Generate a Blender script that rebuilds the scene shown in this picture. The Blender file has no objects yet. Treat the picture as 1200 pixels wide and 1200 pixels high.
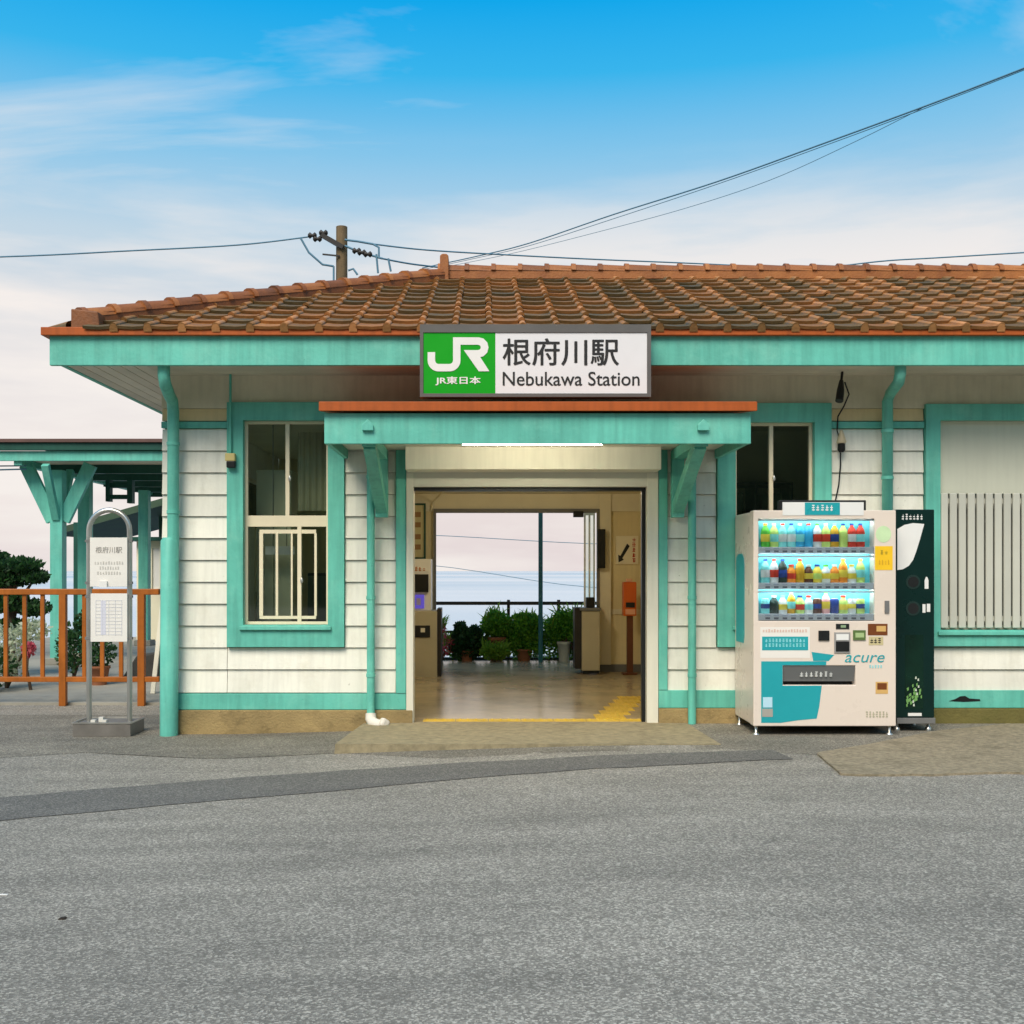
import bpy, bmesh, math, random
from mathutils import Vector, Matrix
R = math.radians
random.seed(11)
S = bpy.context.scene
COL = S.collection

# ------------------------------------------------------------------ camera, sky, sun, exposure
CH = 1.384                       # lens height above the forecourt (m)
CX, CY0, F = 570.0, 668.0, 1290.0
cam_d = bpy.data.cameras.new('camera'); cam = bpy.data.objects.new('camera', cam_d); COL.objects.link(cam)
cam.location = (0, -10, CH); cam.rotation_euler = (R(90), 0, 0)
cam_d.sensor_width = 36; cam_d.lens = 36 * F / 1200
cam_d.shift_x = (600 - CX) / 1200; cam_d.shift_y = (CY0 - 600) / 1200
cam_d.clip_start = 0.1; cam_d.clip_end = 60000
S.camera = cam
S.view_settings.view_transform = 'Standard'; S.view_settings.look = 'None'
S.view_settings.exposure = 0.55; S.view_settings.gamma = 1.0
S.view_settings.use_curve_mapping = False
S.cycles.use_denoising = True
S.cycles.max_bounces = 8; S.cycles.diffuse_bounces = 4; S.cycles.transparent_max_bounces = 16
S.cycles.sample_clamp_indirect = 6

SUN_EL, SUN_AZ = R(47), R(200)     # sun behind the camera, a little to its left
sd = bpy.data.lights.new('sun', 'SUN'); sd.energy = 3.0; sd.angle = R(36); sd.color = (1.0, 0.885, 0.72)
sun = bpy.data.objects.new('sun', sd); COL.objects.link(sun)
sdir = Vector((math.sin(SUN_AZ) * math.cos(SUN_EL), math.cos(SUN_AZ) * math.cos(SUN_EL), math.sin(SUN_EL)))
sun.rotation_euler = sdir.to_track_quat('Z', 'Y').to_euler()

W = bpy.data.worlds.new('World'); S.world = W; W.use_nodes = True
nt = W.node_tree; nt.nodes.clear()
def wn(t, **k):
    n = nt.nodes.new(t)
    for a, v in k.items(): setattr(n, a, v)
    return n
out = wn('ShaderNodeOutputWorld'); bg = wn('ShaderNodeBackground')
sky = wn('ShaderNodeTexSky', sky_type='NISHITA'); sky.sun_disc = False
sky.sun_elevation = SUN_EL; sky.sun_rotation = SUN_AZ; sky.air_density = 1.2; sky.dust_density = 2.0; sky.ozone_density = 2.0
skm = wn('ShaderNodeMix', data_type='RGBA', blend_type='MULTIPLY'); skm.inputs[0].default_value = 1
nt.links.new(sky.outputs[0], skm.inputs[6]); skm.inputs[7].default_value = (0.75, 0.9, 1.0, 1)
tc = wn('ShaderNodeTexCoord'); sp = wn('ShaderNodeSeparateXYZ'); nt.links.new(tc.outputs['Generated'], sp.inputs[0])
rmp = wn('ShaderNodeValToRGB'); cr = rmp.color_ramp
cr.elements[0].position = 0.0; cr.elements[0].color = (7.6, 6.7, 6.7, 1)
cr.elements[1].position = 1.0; cr.elements[1].color = (0.25, 3.2, 7.6, 1)
for p, c in ((0.10, (8.2, 7.3, 7.0)), (0.20, (7.0, 7.0, 7.2)), (0.28, (5.2, 6.5, 7.5)), (0.35, (2.3, 5.4, 7.9)), (0.41, (0.35, 4.4, 8.1)), (0.46, (0.0, 3.7, 8.0))):
    e = cr.elements.new(p); e.color = (*c, 1)
nt.links.new(sp.outputs[2], rmp.inputs[0])
# thin cirrus, laid out on a flat layer high above
mz = wn('ShaderNodeMath', operation='MAXIMUM'); mz.inputs[1].default_value = 0.03; nt.links.new(sp.outputs[2], mz.inputs[0])
ax = wn('ShaderNodeMath', operation='ADD'); ax.inputs[1].default_value = 0.12; nt.links.new(mz.outputs[0], ax.inputs[0])
dv = wn('ShaderNodeVectorMath', operation='DIVIDE'); cb = wn('ShaderNodeCombineXYZ')
for i in range(3): nt.links.new(ax.outputs[0], cb.inputs[i])
nt.links.new(tc.outputs['Generated'], dv.inputs[0]); nt.links.new(cb.outputs[0], dv.inputs[1])
mp = wn('ShaderNodeMapping'); mp.inputs['Scale'].default_value = (0.5, 1.3, 1.0); mp.inputs['Rotation'].default_value = (0, 0, R(-14)); mp.inputs['Location'].default_value = (12.3, 6.6, 0)
nt.links.new(dv.outputs[0], mp.inputs[0])
nz = wn('ShaderNodeTexNoise'); nz.inputs['Scale'].default_value = 1.5; nz.inputs['Detail'].default_value = 7; nz.inputs['Roughness'].default_value = 0.56; nz.inputs['Distortion'].default_value = 0.5
nt.links.new(mp.outputs[0], nz.inputs['Vector'])
cm = wn('ShaderNodeMapRange'); cm.inputs[1].default_value = 0.51; cm.inputs[2].default_value = 0.80; cm.inputs[4].default_value = 0.95
nt.links.new(nz.outputs[0], cm.inputs[0])
# a soft bank of cloud low over the sea
mpb = wn('ShaderNodeMapping'); mpb.inputs['Scale'].default_value = (1.5, 1.5, 9.0); mpb.inputs['Location'].default_value = (0.9, 0.0, 0.35); nt.links.new(tc.outputs['Generated'], mpb.inputs[0])
nb_ = wn('ShaderNodeTexNoise'); nb_.inputs['Scale'].default_value = 1.6; nb_.inputs['Detail'].default_value = 6; nb_.inputs['Roughness'].default_value = 0.55; nt.links.new(mpb.outputs[0], nb_.inputs['Vector'])
b1 = wn('ShaderNodeMapRange'); b1.inputs[1].default_value = 0.42; b1.inputs[2].default_value = 0.60; nt.links.new(nb_.outputs[0], b1.inputs[0])
b2 = wn('ShaderNodeMapRange', interpolation_type='SMOOTHSTEP'); b2.inputs[1].default_value = 0.22; b2.inputs[2].default_value = 0.38; b2.inputs[3].default_value = 1.0; b2.inputs[4].default_value = 0.0; nt.links.new(sp.outputs[2], b2.inputs[0])
b3 = wn('ShaderNodeMath', operation='MULTIPLY'); nt.links.new(b1.outputs[0], b3.inputs[0]); nt.links.new(b2.outputs[0], b3.inputs[1])
b4 = wn('ShaderNodeMath', operation='MAXIMUM'); nt.links.new(b3.outputs[0], b4.inputs[0]); nt.links.new(cm.outputs[0], b4.inputs[1])
mx = wn('ShaderNodeMix', data_type='RGBA'); nt.links.new(b4.outputs[0], mx.inputs[0]); nt.links.new(rmp.outputs[0], mx.inputs[6]); mx.inputs[7].default_value = (8.9, 8.3, 7.9, 1)
m2 = wn('ShaderNodeMix', data_type='RGBA'); m2.inputs[0].default_value = 0.05
nt.links.new(mx.outputs[2], m2.inputs[6]); nt.links.new(skm.outputs[2], m2.inputs[7])
nt.links.new(m2.outputs[2], bg.inputs[0]); bg.inputs[1].default_value = 0.073
nt.links.new(bg.outputs[0], out.inputs[0])

# ------------------------------------------------------------------ pixels of the survey photo -> metres at a known depth
def dep(y): return 10.0 + y
def PX(px, y=0.0): return (px - CX) * (10.0 + y) / F
def PZ(py, y=0.0): return CH + (CY0 - py) * (10.0 + y) / F

# ------------------------------------------------------------------ materials
MATS = {}
def mat(name, col, rough=0.6, var=0.10, scale=2.5, bump=0.0, bscale=60.0, metal=0.0, streak=0.0, stain=None, stain_amt=0.5, stain_scale=1.3,
        rnd=0.0, emit=None, estr=0.0, spec=0.3, chip=None):
    if name in MATS: return MATS[name]
    m = bpy.data.materials.new(name); m.use_nodes = True; t = m.node_tree; N = t.nodes; L = t.links
    b = N['Principled BSDF']; b.inputs['Roughness'].default_value = rough; b.inputs['Metallic'].default_value = metal
    b.inputs['Specular IOR Level'].default_value = spec
    g = N.new('ShaderNodeNewGeometry')
    n = N.new('ShaderNodeTexNoise'); n.inputs['Scale'].default_value = scale; n.inputs['Detail'].default_value = 6; n.inputs['Roughness'].default_value = 0.62
    L.new(g.outputs['Position'], n.inputs['Vector'])
    mr = N.new('ShaderNodeMapRange'); mr.inputs[1].default_value = 0.28; mr.inputs[2].default_value = 0.72; mr.inputs[3].default_value = 1 - var; mr.inputs[4].default_value = 1 + var
    L.new(n.outputs[0], mr.inputs[0]); val = mr.outputs[0]
    if streak:
        mp = N.new('ShaderNodeMapping'); mp.inputs['Scale'].default_value = (9, 9, 0.7); L.new(g.outputs['Position'], mp.inputs[0])
        n2 = N.new('ShaderNodeTexNoise'); n2.inputs['Scale'].default_value = 2.2; n2.inputs['Detail'].default_value = 5; L.new(mp.outputs[0], n2.inputs['Vector'])
        r2 = N.new('ShaderNodeMapRange'); r2.inputs[1].default_value = 0.42; r2.inputs[2].default_value = 0.75; r2.inputs[3].default_value = 1; r2.inputs[4].default_value = 1 - streak
        L.new(n2.outputs[0], r2.inputs[0]); mm = N.new('ShaderNodeMath'); mm.operation = 'MULTIPLY'; L.new(val, mm.inputs[0]); L.new(r2.outputs[0], mm.inputs[1]); val = mm.outputs[0]
    if rnd:
        oi = N.new('ShaderNodeObjectInfo'); r3 = N.new('ShaderNodeMapRange'); r3.inputs[3].default_value = 1 - rnd; r3.inputs[4].default_value = 1 + rnd
        L.new(oi.outputs['Random'], r3.inputs[0]); mm = N.new('ShaderNodeMath'); mm.operation = 'MULTIPLY'; L.new(val, mm.inputs[0]); L.new(r3.outputs[0], mm.inputs[1]); val = mm.outputs[0]
    vm = N.new('ShaderNodeVectorMath'); vm.operation = 'SCALE'; vm.inputs[0].default_value = col; L.new(val, vm.inputs['Scale']); c = vm.outputs[0]
    if stain:
        n3 = N.new('ShaderNodeTexNoise'); n3.inputs['Scale'].default_value = stain_scale; n3.inputs['Detail'].default_value = 8; n3.inputs['Roughness'].default_value = 0.7
        L.new(g.outputs['Position'], n3.inputs['Vector'])
        r4 = N.new('ShaderNodeMapRange'); r4.inputs[1].default_value = 0.5; r4.inputs[2].default_value = 0.72; r4.inputs[4].default_value = stain_amt; L.new(n3.outputs[0], r4.inputs[0])
        x = N.new('ShaderNodeMix'); x.data_type = 'RGBA'; L.new(r4.outputs[0], x.inputs[0]); L.new(c, x.inputs[6]); x.inputs[7].default_value = (*stain, 1); c = x.outputs[2]
    if chip:
        n5 = N.new('ShaderNodeTexNoise'); n5.inputs['Scale'].default_value = 22; n5.inputs['Detail'].default_value = 5; n5.inputs['Roughness'].default_value = 0.75; L.new(g.outputs['Position'], n5.inputs['Vector'])
        r5 = N.new('ShaderNodeMapRange'); r5.inputs[1].default_value = 0.665; r5.inputs[2].default_value = 0.70; r5.inputs[4].default_value = 0.75; L.new(n5.outputs[0], r5.inputs[0])
        x5 = N.new('ShaderNodeMix'); x5.data_type = 'RGBA'; L.new(r5.outputs[0], x5.inputs[0]); L.new(c, x5.inputs[6]); x5.inputs[7].default_value = (*chip, 1); c = x5.outputs[2]
    L.new(c, b.inputs['Base Color'])
    rr = N.new('ShaderNodeMapRange'); rr.inputs[3].default_value = max(0.02, rough - 0.10); rr.inputs[4].default_value = min(1, rough + 0.10); L.new(n.outputs[0], rr.inputs[0]); L.new(rr.outputs[0], b.inputs['Roughness'])
    if bump:
        nb = N.new('ShaderNodeTexNoise'); nb.inputs['Scale'].default_value = bscale; nb.inputs['Detail'].default_value = 3; L.new(g.outputs['Position'], nb.inputs['Vector'])
        bp = N.new('ShaderNodeBump'); bp.inputs['Strength'].default_value = bump; bp.inputs['Distance'].default_value = 0.01; L.new(nb.outputs[0], bp.inputs['Height']); L.new(bp.outputs[0], b.inputs['Normal'])
    if emit:
        b.inputs['Emission Color'].default_value = (*emit, 1); b.inputs['Emission Strength'].default_value = estr
    MATS[name] = m; return m

GREEN = mat('green_paint', (0.125, 0.48, 0.385), 0.5, 0.16, 2.0, 0.2, 30, streak=0.22, stain=(0.24, 0.60, 0.48), stain_amt=0.5, stain_scale=2.2, chip=(0.05, 0.22, 0.17))
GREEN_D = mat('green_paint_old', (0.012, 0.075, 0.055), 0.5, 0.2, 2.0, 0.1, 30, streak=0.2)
CREAM = mat('cream_board_paint', (0.77, 0.755, 0.66), 0.55, 0.06, 1.5, 0.15, 45, streak=0.13, stain=(0.52, 0.48, 0.37), stain_amt=0.36, stain_scale=3.4, rnd=0.06, chip=(0.34, 0.31, 0.24))
CREAM2 = mat('cream_plain_paint', (0.72, 0.69, 0.57), 0.6, 0.06, 1.4, 0.08, 40, streak=0.10)
FRIEZE = mat('frieze_board_paint', (0.66, 0.61, 0.46), 0.65, 0.12, 1.4, 0.08, 40, streak=0.12, stain=(0.42, 0.36, 0.24), stain_amt=0.4)
SOFFIT = mat('soffit_plank_paint', (0.62, 0.57, 0.46), 0.6, 0.12, 1.6, 0.06, 30, rnd=0.1)
RUST = mat('orange_brown_metal', (0.40, 0.085, 0.012), 0.55, 0.2, 3.0, 0.15, 30, streak=0.25, stain=(0.22, 0.05, 0.02), stain_amt=0.4, stain_scale=3)
RAILC = mat('orange_brown_rail_paint', (0.36, 0.105, 0.012), 0.5, 0.2, 4.0, 0.12, 30, streak=0.2)
PLINTH = mat('plinth_concrete', (0.31, 0.225, 0.10), 0.9, 0.35, 7.0, 0.8, 60, stain=(0.11, 0.085, 0.04), stain_amt=0.85, stain_scale=3.5)
CONC = mat('step_concrete', (0.27, 0.225, 0.135), 0.9, 0.30, 14.0, 0.6, 110, stain=(0.15, 0.125, 0.075), stain_amt=0.6, stain_scale=2)
CONC_P = mat('patch_concrete', (0.27, 0.225, 0.15), 0.95, 0.40, 26.0, 0.9, 120, stain=(0.13, 0.11, 0.07), stain_amt=0.7, stain_scale=3)
CONC_A = mat('apron_concrete', (0.30, 0.285, 0.24), 0.9, 0.18, 2.0, 0.4, 80, stain=(0.17, 0.16, 0.13), stain_amt=0.5, stain_scale=1.1)
ALU = mat('window_cream_aluminium', (0.72, 0.64, 0.46), 0.4, 0.06, 3, 0)
STEEL = mat('stainless_tube', (0.55, 0.54, 0.50), 0.32, 0.1, 6, 0, metal=0.9)
GREYM = mat('grey_metal', (0.16, 0.16, 0.155), 0.5, 0.1, 4, 0.05)
DARK = mat('black_plastic', (0.012, 0.013, 0.013), 0.4, 0.2, 5, 0)
DARKM = mat('dark_fence_metal', (0.025, 0.022, 0.02), 0.5, 0.2, 5, 0)
WHITE = mat('white_plastic', (0.75, 0.74, 0.71), 0.4, 0.04, 3, 0)
PAPER = mat('paper_white', (0.74, 0.71, 0.66), 0.7, 0.04, 6, 0)
INWALL = mat('concourse_wall_paint', (0.77, 0.66, 0.39), 0.7, 0.08, 1.5, 0.05, 40, streak=0.08)
INCEIL = mat('concourse_ceiling_paint', (0.78, 0.72, 0.54), 0.7, 0.08, 1.5, 0.03, 40)
ROOMW = mat('office_wall_paint', (0.72, 0.70, 0.50), 0.8, 0.1, 1.5, 0)
ROOMD = mat('office_furniture_dark', (0.05, 0.055, 0.04), 0.6, 0.2, 1.5, 0)
BEIGE = mat('machine_beige', (0.42, 0.38, 0.27), 0.5, 0.06, 3, 0.03)
VEND = mat('vending_cream_enamel', (0.72, 0.62, 0.53), 0.28, 0.03, 2, 0.0)
TEAL = mat('vending_teal_print', (0.02, 0.33, 0.37), 0.3, 0.05, 3, 0)
TEALB = mat('vending_display_back', (0.13, 0.56, 0.64), 0.5, 0.15, 5, 0)
BING = mat('bin_dark_green', (0.002, 0.018, 0.015), 0.3, 0.1, 4, 0)
YELL = mat('yellow_sticker', (0.85, 0.52, 0.02), 0.5, 0.05, 5, 0)
LGREEN = mat('pale_green_sticker', (0.55, 0.72, 0.42), 0.5, 0.08, 9, 0)
BROWN = mat('brown_sticker', (0.16, 0.045, 0.01), 0.5, 0.1, 9, 0)
TAN = mat('tan_sticker', (0.62, 0.38, 0.13), 0.5, 0.1, 9, 0)
INK = mat('black_ink', (0.02, 0.02, 0.02), 0.6, 0.0, 3, 0)
INKG = mat('grey_ink', (0.36, 0.34, 0.31), 0.6, 0.0, 3, 0)
INKR = mat('red_ink', (0.5, 0.05, 0.02), 0.6, 0.0, 3, 0)
JRG = mat('sign_green_face', (0.0, 0.31, 0.004), 0.4, 0.03, 3, 0)
SIGNW = mat('sign_white_face', (0.71, 0.70, 0.71), 0.35, 0.03, 3, 0)
SIGNF = mat('sign_grey_frame', (0.11, 0.105, 0.10), 0.5, 0.1, 4, 0)
POLEC = mat('pole_brown_concrete', (0.17, 0.12, 0.065), 0.9, 0.25, 3, 0.3, 30, streak=0.25)
WIRE = mat('wire_black', (0.09, 0.20, 0.28), 0.6, 0.1, 3, 0)
BARK = mat('bark', (0.09, 0.06, 0.04), 0.9, 0.3, 12, 0.6, 40)
POT = mat('terracotta_pot', (0.30, 0.12, 0.06), 0.8, 0.2, 6, 0.1)
POTW = mat('white_pot', (0.55, 0.56, 0.52), 0.6, 0.1, 6, 0)
TACT = mat('yellow_tactile_tile', (0.55, 0.36, 0.04), 0.6, 0.2, 5, 0.1, 40)
REDB = mat('orange_card_reader', (0.62, 0.12, 0.02), 0.35, 0.06, 4, 0)
POSTB = mat('brown_post', (0.13, 0.045, 0.02), 0.5, 0.1, 4, 0)
SLAT = mat('shutter_slat_grey', (0.52, 0.52, 0.45), 0.45, 0.05, 2, 0, rnd=0.05)
PANEL = mat('blind_panel_cream', (0.64, 0.64, 0.52), 0.6, 0.04, 1.2, 0.03, streak=0.05)
EMBANK = mat('embankment_scrub', (0.05, 0.07, 0.03), 0.95, 0.4, 1.2, 0.8, 6)
TUBE = mat('lit_fluorescent_tube', (0.9, 0.9, 0.85), 0.4, 0, 1, emit=(1.0, 0.91, 0.70), estr=42.0)
STRIP = mat('lit_display_strip', (0.9, 0.9, 0.9), 0.4, 0, 1, emit=(0.9, 0.97, 1.0), estr=22.0)
LAMPD = mat('lit_lamp_diffuser', (0.9, 0.88, 0.8), 0.5, 0, 1, emit=(1.0, 0.86, 0.60), estr=95.0)
SCREEN = mat('lit_violet_screen', (0.05, 0.03, 0.3), 0.3, 0, 1, emit=(0.16, 0.12, 0.75), estr=0.35)
SHELF = mat('display_shelf_white', (0.82, 0.86, 0.92), 0.4, 0.03, 4)

def leafmat(name, c1, c2):
    m = bpy.data.materials.new(name); m.use_nodes = True; t = m.node_tree; N = t.nodes; L = t.links; b = N['Principled BSDF']
    g = N.new('ShaderNodeNewGeometry'); x = N.new('ShaderNodeMix'); x.data_type = 'RGBA'
    x.inputs[6].default_value = (*c1, 1); x.inputs[7].default_value = (*c2, 1); L.new(g.outputs['Random Per Island'], x.inputs[0]); L.new(x.outputs[2], b.inputs['Base Color'])
    b.inputs['Roughness'].default_value = 0.55
    tr = N.new('ShaderNodeBsdfTranslucent'); L.new(x.outputs[2], tr.inputs[0]); ad = N.new('ShaderNodeMixShader'); ad.inputs[0].default_value = 0.5
    L.new(b.outputs[0], ad.inputs[1]); L.new(tr.outputs[0], ad.inputs[2]); L.new(ad.outputs[0], N['Material Output'].inputs[0])
    MATS[name] = m; return m
LEAF_D = leafmat('pine_needles', (0.012, 0.045, 0.018), (0.045, 0.13, 0.03))
LEAF_M = leafmat('shrub_leaves', (0.04, 0.20, 0.025), (0.26, 0.56, 0.05))
LEAF_L = leafmat('bright_leaves', (0.10, 0.25, 0.02), (0.30, 0.46, 0.05))
LEAF_W = leafmat('pale_flowers', (0.35, 0.42, 0.25), (0.72, 0.74, 0.58))
LEAF_P = leafmat('pink_flowers', (0.5, 0.05, 0.10), (0.75, 0.22, 0.25))

def glass(name, tint=(0.82, 0.88, 0.84), rough=0.02):
    m = bpy.data.materials.new(name); m.use_nodes = True; t = m.node_tree; N = t.nodes; L = t.links
    N.remove(N['Principled BSDF']); tr = N.new('ShaderNodeBsdfTransparent'); tr.inputs[0].default_value = (*tint, 1)
    gl = N.new('ShaderNodeBsdfGlossy'); gl.inputs['Roughness'].default_value = rough; fr = N.new('ShaderNodeFresnel'); fr.inputs[0].default_value = 1.5
    ms = N.new('ShaderNodeMixShader'); L.new(fr.outputs[0], ms.inputs[0]); L.new(tr.outputs[0], ms.inputs[1]); L.new(gl.outputs[0], ms.inputs[2]); L.new(ms.outputs[0], N['Material Output'].inputs[0])
    MATS[name] = m; return m
GLASS = glass('window_glass', (0.92, 0.96, 0.92)); GLASS_C = glass('clear_glass', (0.95, 0.97, 0.97))

def tile_mat(name, stops, wet=0.62):
    m = bpy.data.materials.new(name); m.use_nodes = True; t = m.node_tree; N = t.nodes; L = t.links; b = N['Principled BSDF']
    g = N.new('ShaderNodeNewGeometry'); oi = N.new('ShaderNodeObjectInfo')
    ad = N.new('ShaderNodeMath'); ad.operation = 'ADD'; L.new(oi.outputs['Random'], ad.inputs[0]); L.new(g.outputs['Random Per Island'], ad.inputs[1])
    fr = N.new('ShaderNodeMath'); fr.operation = 'FRACT'; L.new(ad.outputs[0], fr.inputs[0])
    n = N.new('ShaderNodeTexNoise'); n.inputs['Scale'].default_value = 5; n.inputs['Detail'].default_value = 7; n.inputs['Roughness'].default_value = 0.7; L.new(g.outputs['Position'], n.inputs['Vector'])
    n2 = N.new('ShaderNodeTexNoise'); n2.inputs['Scale'].default_value = 0.9; n2.inputs['Detail'].default_value = 3; L.new(g.outputs['Position'], n2.inputs['Vector'])
    a1 = N.new('ShaderNodeMath'); a1.operation = 'MULTIPLY_ADD'; a1.inputs[1].default_value = 0.45; L.new(fr.outputs[0], a1.inputs[0])
    a0 = N.new('ShaderNodeMath'); a0.operation = 'MULTIPLY_ADD'; a0.inputs[1].default_value = 0.8; L.new(n.outputs[0], a0.inputs[0])
    a2 = N.new('ShaderNodeMath'); a2.operation = 'MULTIPLY_ADD'; a2.inputs[1].default_value = 0.7; a2.inputs[2].default_value = -0.44; L.new(n2.outputs[0], a2.inputs[0])
    L.new(a2.outputs[0], a0.inputs[2]); L.new(a0.outputs[0], a1.inputs[2])
    r = N.new('ShaderNodeValToRGB'); r.color_ramp.elements[0].color = (*stops[0][1], 1); r.color_ramp.elements[0].position = stops[0][0]
    r.color_ramp.elements[1].color = (*stops[-1][1], 1); r.color_ramp.elements[1].position = stops[-1][0]
    for p, c in stops[1:-1]: e = r.color_ramp.elements.new(p); e.color = (*c, 1)
    L.new(a1.outputs[0], r.inputs[0]); L.new(r.outputs[0], b.inputs['Base Color']); b.inputs['Roughness'].default_value = wet
    bp = N.new('ShaderNodeBump'); bp.inputs['Strength'].default_value = 0.35; bp.inputs['Distance'].default_value = 0.01; n3 = N.new('ShaderNodeTexNoise'); n3.inputs['Scale'].default_value = 40
    L.new(g.outputs['Position'], n3.inputs['Vector']); L.new(n3.outputs[0], bp.inputs['Height']); L.new(bp.outputs[0], b.inputs['Normal'])
    MATS[name] = m; return m
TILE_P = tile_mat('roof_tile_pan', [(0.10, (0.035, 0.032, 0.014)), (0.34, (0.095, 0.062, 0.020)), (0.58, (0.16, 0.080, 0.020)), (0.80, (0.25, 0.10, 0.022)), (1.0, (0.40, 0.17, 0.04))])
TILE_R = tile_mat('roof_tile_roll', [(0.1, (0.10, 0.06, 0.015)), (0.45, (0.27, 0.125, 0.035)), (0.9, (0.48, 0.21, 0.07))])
TILE_C = tile_mat('ridge_tile_glaze', [(0.1, (0.09, 0.032, 0.008)), (0.5, (0.24, 0.075, 0.014)), (0.9, (0.40, 0.15, 0.035))])

def asphalt(name, lo, hi, vs, tintscale=0.35, contrast=0.22):
    m = bpy.data.materials.new(name); m.use_nodes = True; t = m.node_tree; N = t.nodes; L = t.links; b = N['Principled BSDF']; b.inputs['Roughness'].default_value = 0.88
    g = N.new('ShaderNodeNewGeometry'); v = N.new('ShaderNodeTexVoronoi'); v.inputs['Scale'].default_value = vs; L.new(g.outputs['Position'], v.inputs['Vector'])
    sp = N.new('ShaderNodeSeparateColor'); L.new(v.outputs['Color'], sp.inputs[0])
    r = N.new('ShaderNodeValToRGB'); e = r.color_ramp.elements; e[0].color = (*lo, 1); e[1].color = (*hi, 1); e[0].position = 0.25
    k = e.new(0.7); k.color = tuple(lo[i] * 0.5 + hi[i] * 0.42 for i in range(3)) + (1,)
    L.new(sp.outputs[0], r.inputs[0])
    n = N.new('ShaderNodeTexNoise'); n.inputs['Scale'].default_value = tintscale; n.inputs['Detail'].default_value = 8; n.inputs['Roughness'].default_value = 0.65; L.new(g.outputs['Position'], n.inputs['Vector'])
    mp = N.new('ShaderNodeMapping'); mp.inputs['Scale'].default_value = (0.6, 3.0, 1); L.new(g.outputs['Position'], mp.inputs[0])
    n2 = N.new('ShaderNodeTexNoise'); n2.inputs['Scale'].default_value = 1.1; n2.inputs['Detail'].default_value = 6; L.new(mp.outputs[0], n2.inputs['Vector'])
    ad = N.new('ShaderNodeMath'); ad.operation = 'ADD'; L.new(n.outputs[0], ad.inputs[0]); L.new(n2.outputs[0], ad.inputs[1])
    mr = N.new('ShaderNodeMapRange'); mr.inputs[1].default_value = 0.65; mr.inputs[2].default_value = 1.35; mr.inputs[3].default_value = 1 - contrast; mr.inputs[4].default_value = 1 + contrast; L.new(ad.outputs[0], mr.inputs[0])
    n4 = N.new('ShaderNodeTexNoise'); n4.inputs['Scale'].default_value = 1.9; n4.inputs['Detail'].default_value = 5; n4.inputs['Roughness'].default_value = 0.6; n4.inputs['Distortion'].default_value = 0.6; L.new(g.outputs['Position'], n4.inputs['Vector'])
    m4 = N.new('ShaderNodeMapRange'); m4.inputs[1].default_value = 0.63; m4.inputs[2].default_value = 0.74; m4.inputs[3].default_value = 1.0; m4.inputs[4].default_value = 0.72; L.new(n4.outputs[0], m4.inputs[0])
    k4 = N.new('ShaderNodeMath'); k4.operation = 'MULTIPLY'; L.new(mr.outputs[0], k4.inputs[0]); L.new(m4.outputs[0], k4.inputs[1])
    vm = N.new('ShaderNodeVectorMath'); vm.operation = 'SCALE'; L.new(r.outputs[0], vm.inputs[0]); L.new(k4.outputs[0], vm.inputs['Scale']); L.new(vm.outputs[0], b.inputs['Base Color'])
    bp = N.new('ShaderNodeBump'); bp.inputs['Strength'].default_value = 0.5; bp.inputs['Distance'].default_value = 0.006; L.new(v.outputs['Distance'], bp.inputs['Height']); L.new(bp.outputs[0], b.inputs['Normal'])
    MATS[name] = m; return m
ASPH = asphalt('asphalt', (0.145, 0.132, 0.108), (0.42, 0.388, 0.322), 120, contrast=0.28)
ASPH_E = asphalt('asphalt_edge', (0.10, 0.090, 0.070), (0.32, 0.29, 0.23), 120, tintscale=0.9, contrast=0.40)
ASPH_D = asphalt('asphalt_repair', (0.075, 0.071, 0.062), (0.22, 0.208, 0.18), 130, contrast=0.14)

def floor_mat():
    m = mat('concourse_floor_concrete', (0.40, 0.32, 0.19), 0.2, 0.25, 1.2, 0.05, 12, stain=(0.14, 0.115, 0.07), stain_amt=0.6, stain_scale=1.0); return m
FLOORM = floor_mat()
def sea_mat():
    m = bpy.data.materials.new('sea_water'); m.use_nodes = True; t = m.node_tree; N = t.nodes; L = t.links; b = N['Principled BSDF']
    g = N.new('ShaderNodeNewGeometry'); mp = N.new('ShaderNodeMapping'); mp.inputs['Scale'].default_value = (0.00012, 0.00045, 1); mp.inputs['Location'].default_value = (0.3, 0.15, 0); L.new(g.outputs['Position'], mp.inputs[0])
    n = N.new('ShaderNodeTexNoise'); n.inputs['Scale'].default_value = 1; n.inputs['Detail'].default_value = 4; L.new(mp.outputs[0], n.inputs['Vector'])
    sm_ = N.new('ShaderNodeMapRange'); sm_.inputs[1].default_value = 0.35; sm_.inputs[2].default_value = 0.62; L.new(n.outputs[0], sm_.inputs[0]); x = N.new('ShaderNodeMix'); x.data_type = 'RGBA'; L.new(sm_.outputs[0], x.inputs[0]); x.inputs[6].default_value = (0.12, 0.33, 0.47, 1); x.inputs[7].default_value = (0.50, 0.56, 0.60, 1); L.new(x.outputs[2], b.inputs['Base Color'])  # pale mix colour paints sky glare into parts of the water
    b.inputs['Roughness'].default_value = 0.22; b.inputs['IOR'].default_value = 1.33
    nb = N.new('ShaderNodeTexNoise'); nb.inputs['Scale'].default_value = 0.25; nb.inputs['Detail'].default_value = 4; L.new(g.outputs['Position'], nb.inputs['Vector'])
    bp = N.new('ShaderNodeBump'); bp.inputs['Strength'].default_value = 0.5; bp.inputs['Distance'].default_value = 0.6; L.new(nb.outputs[0], bp.inputs['Height']); L.new(bp.outputs[0], b.inputs['Normal'])
    return m
SEA = sea_mat()
def flat(name, col, rough=0.4): return mat('print_' + name, col, rough, 0.0, 3, 0)

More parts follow.
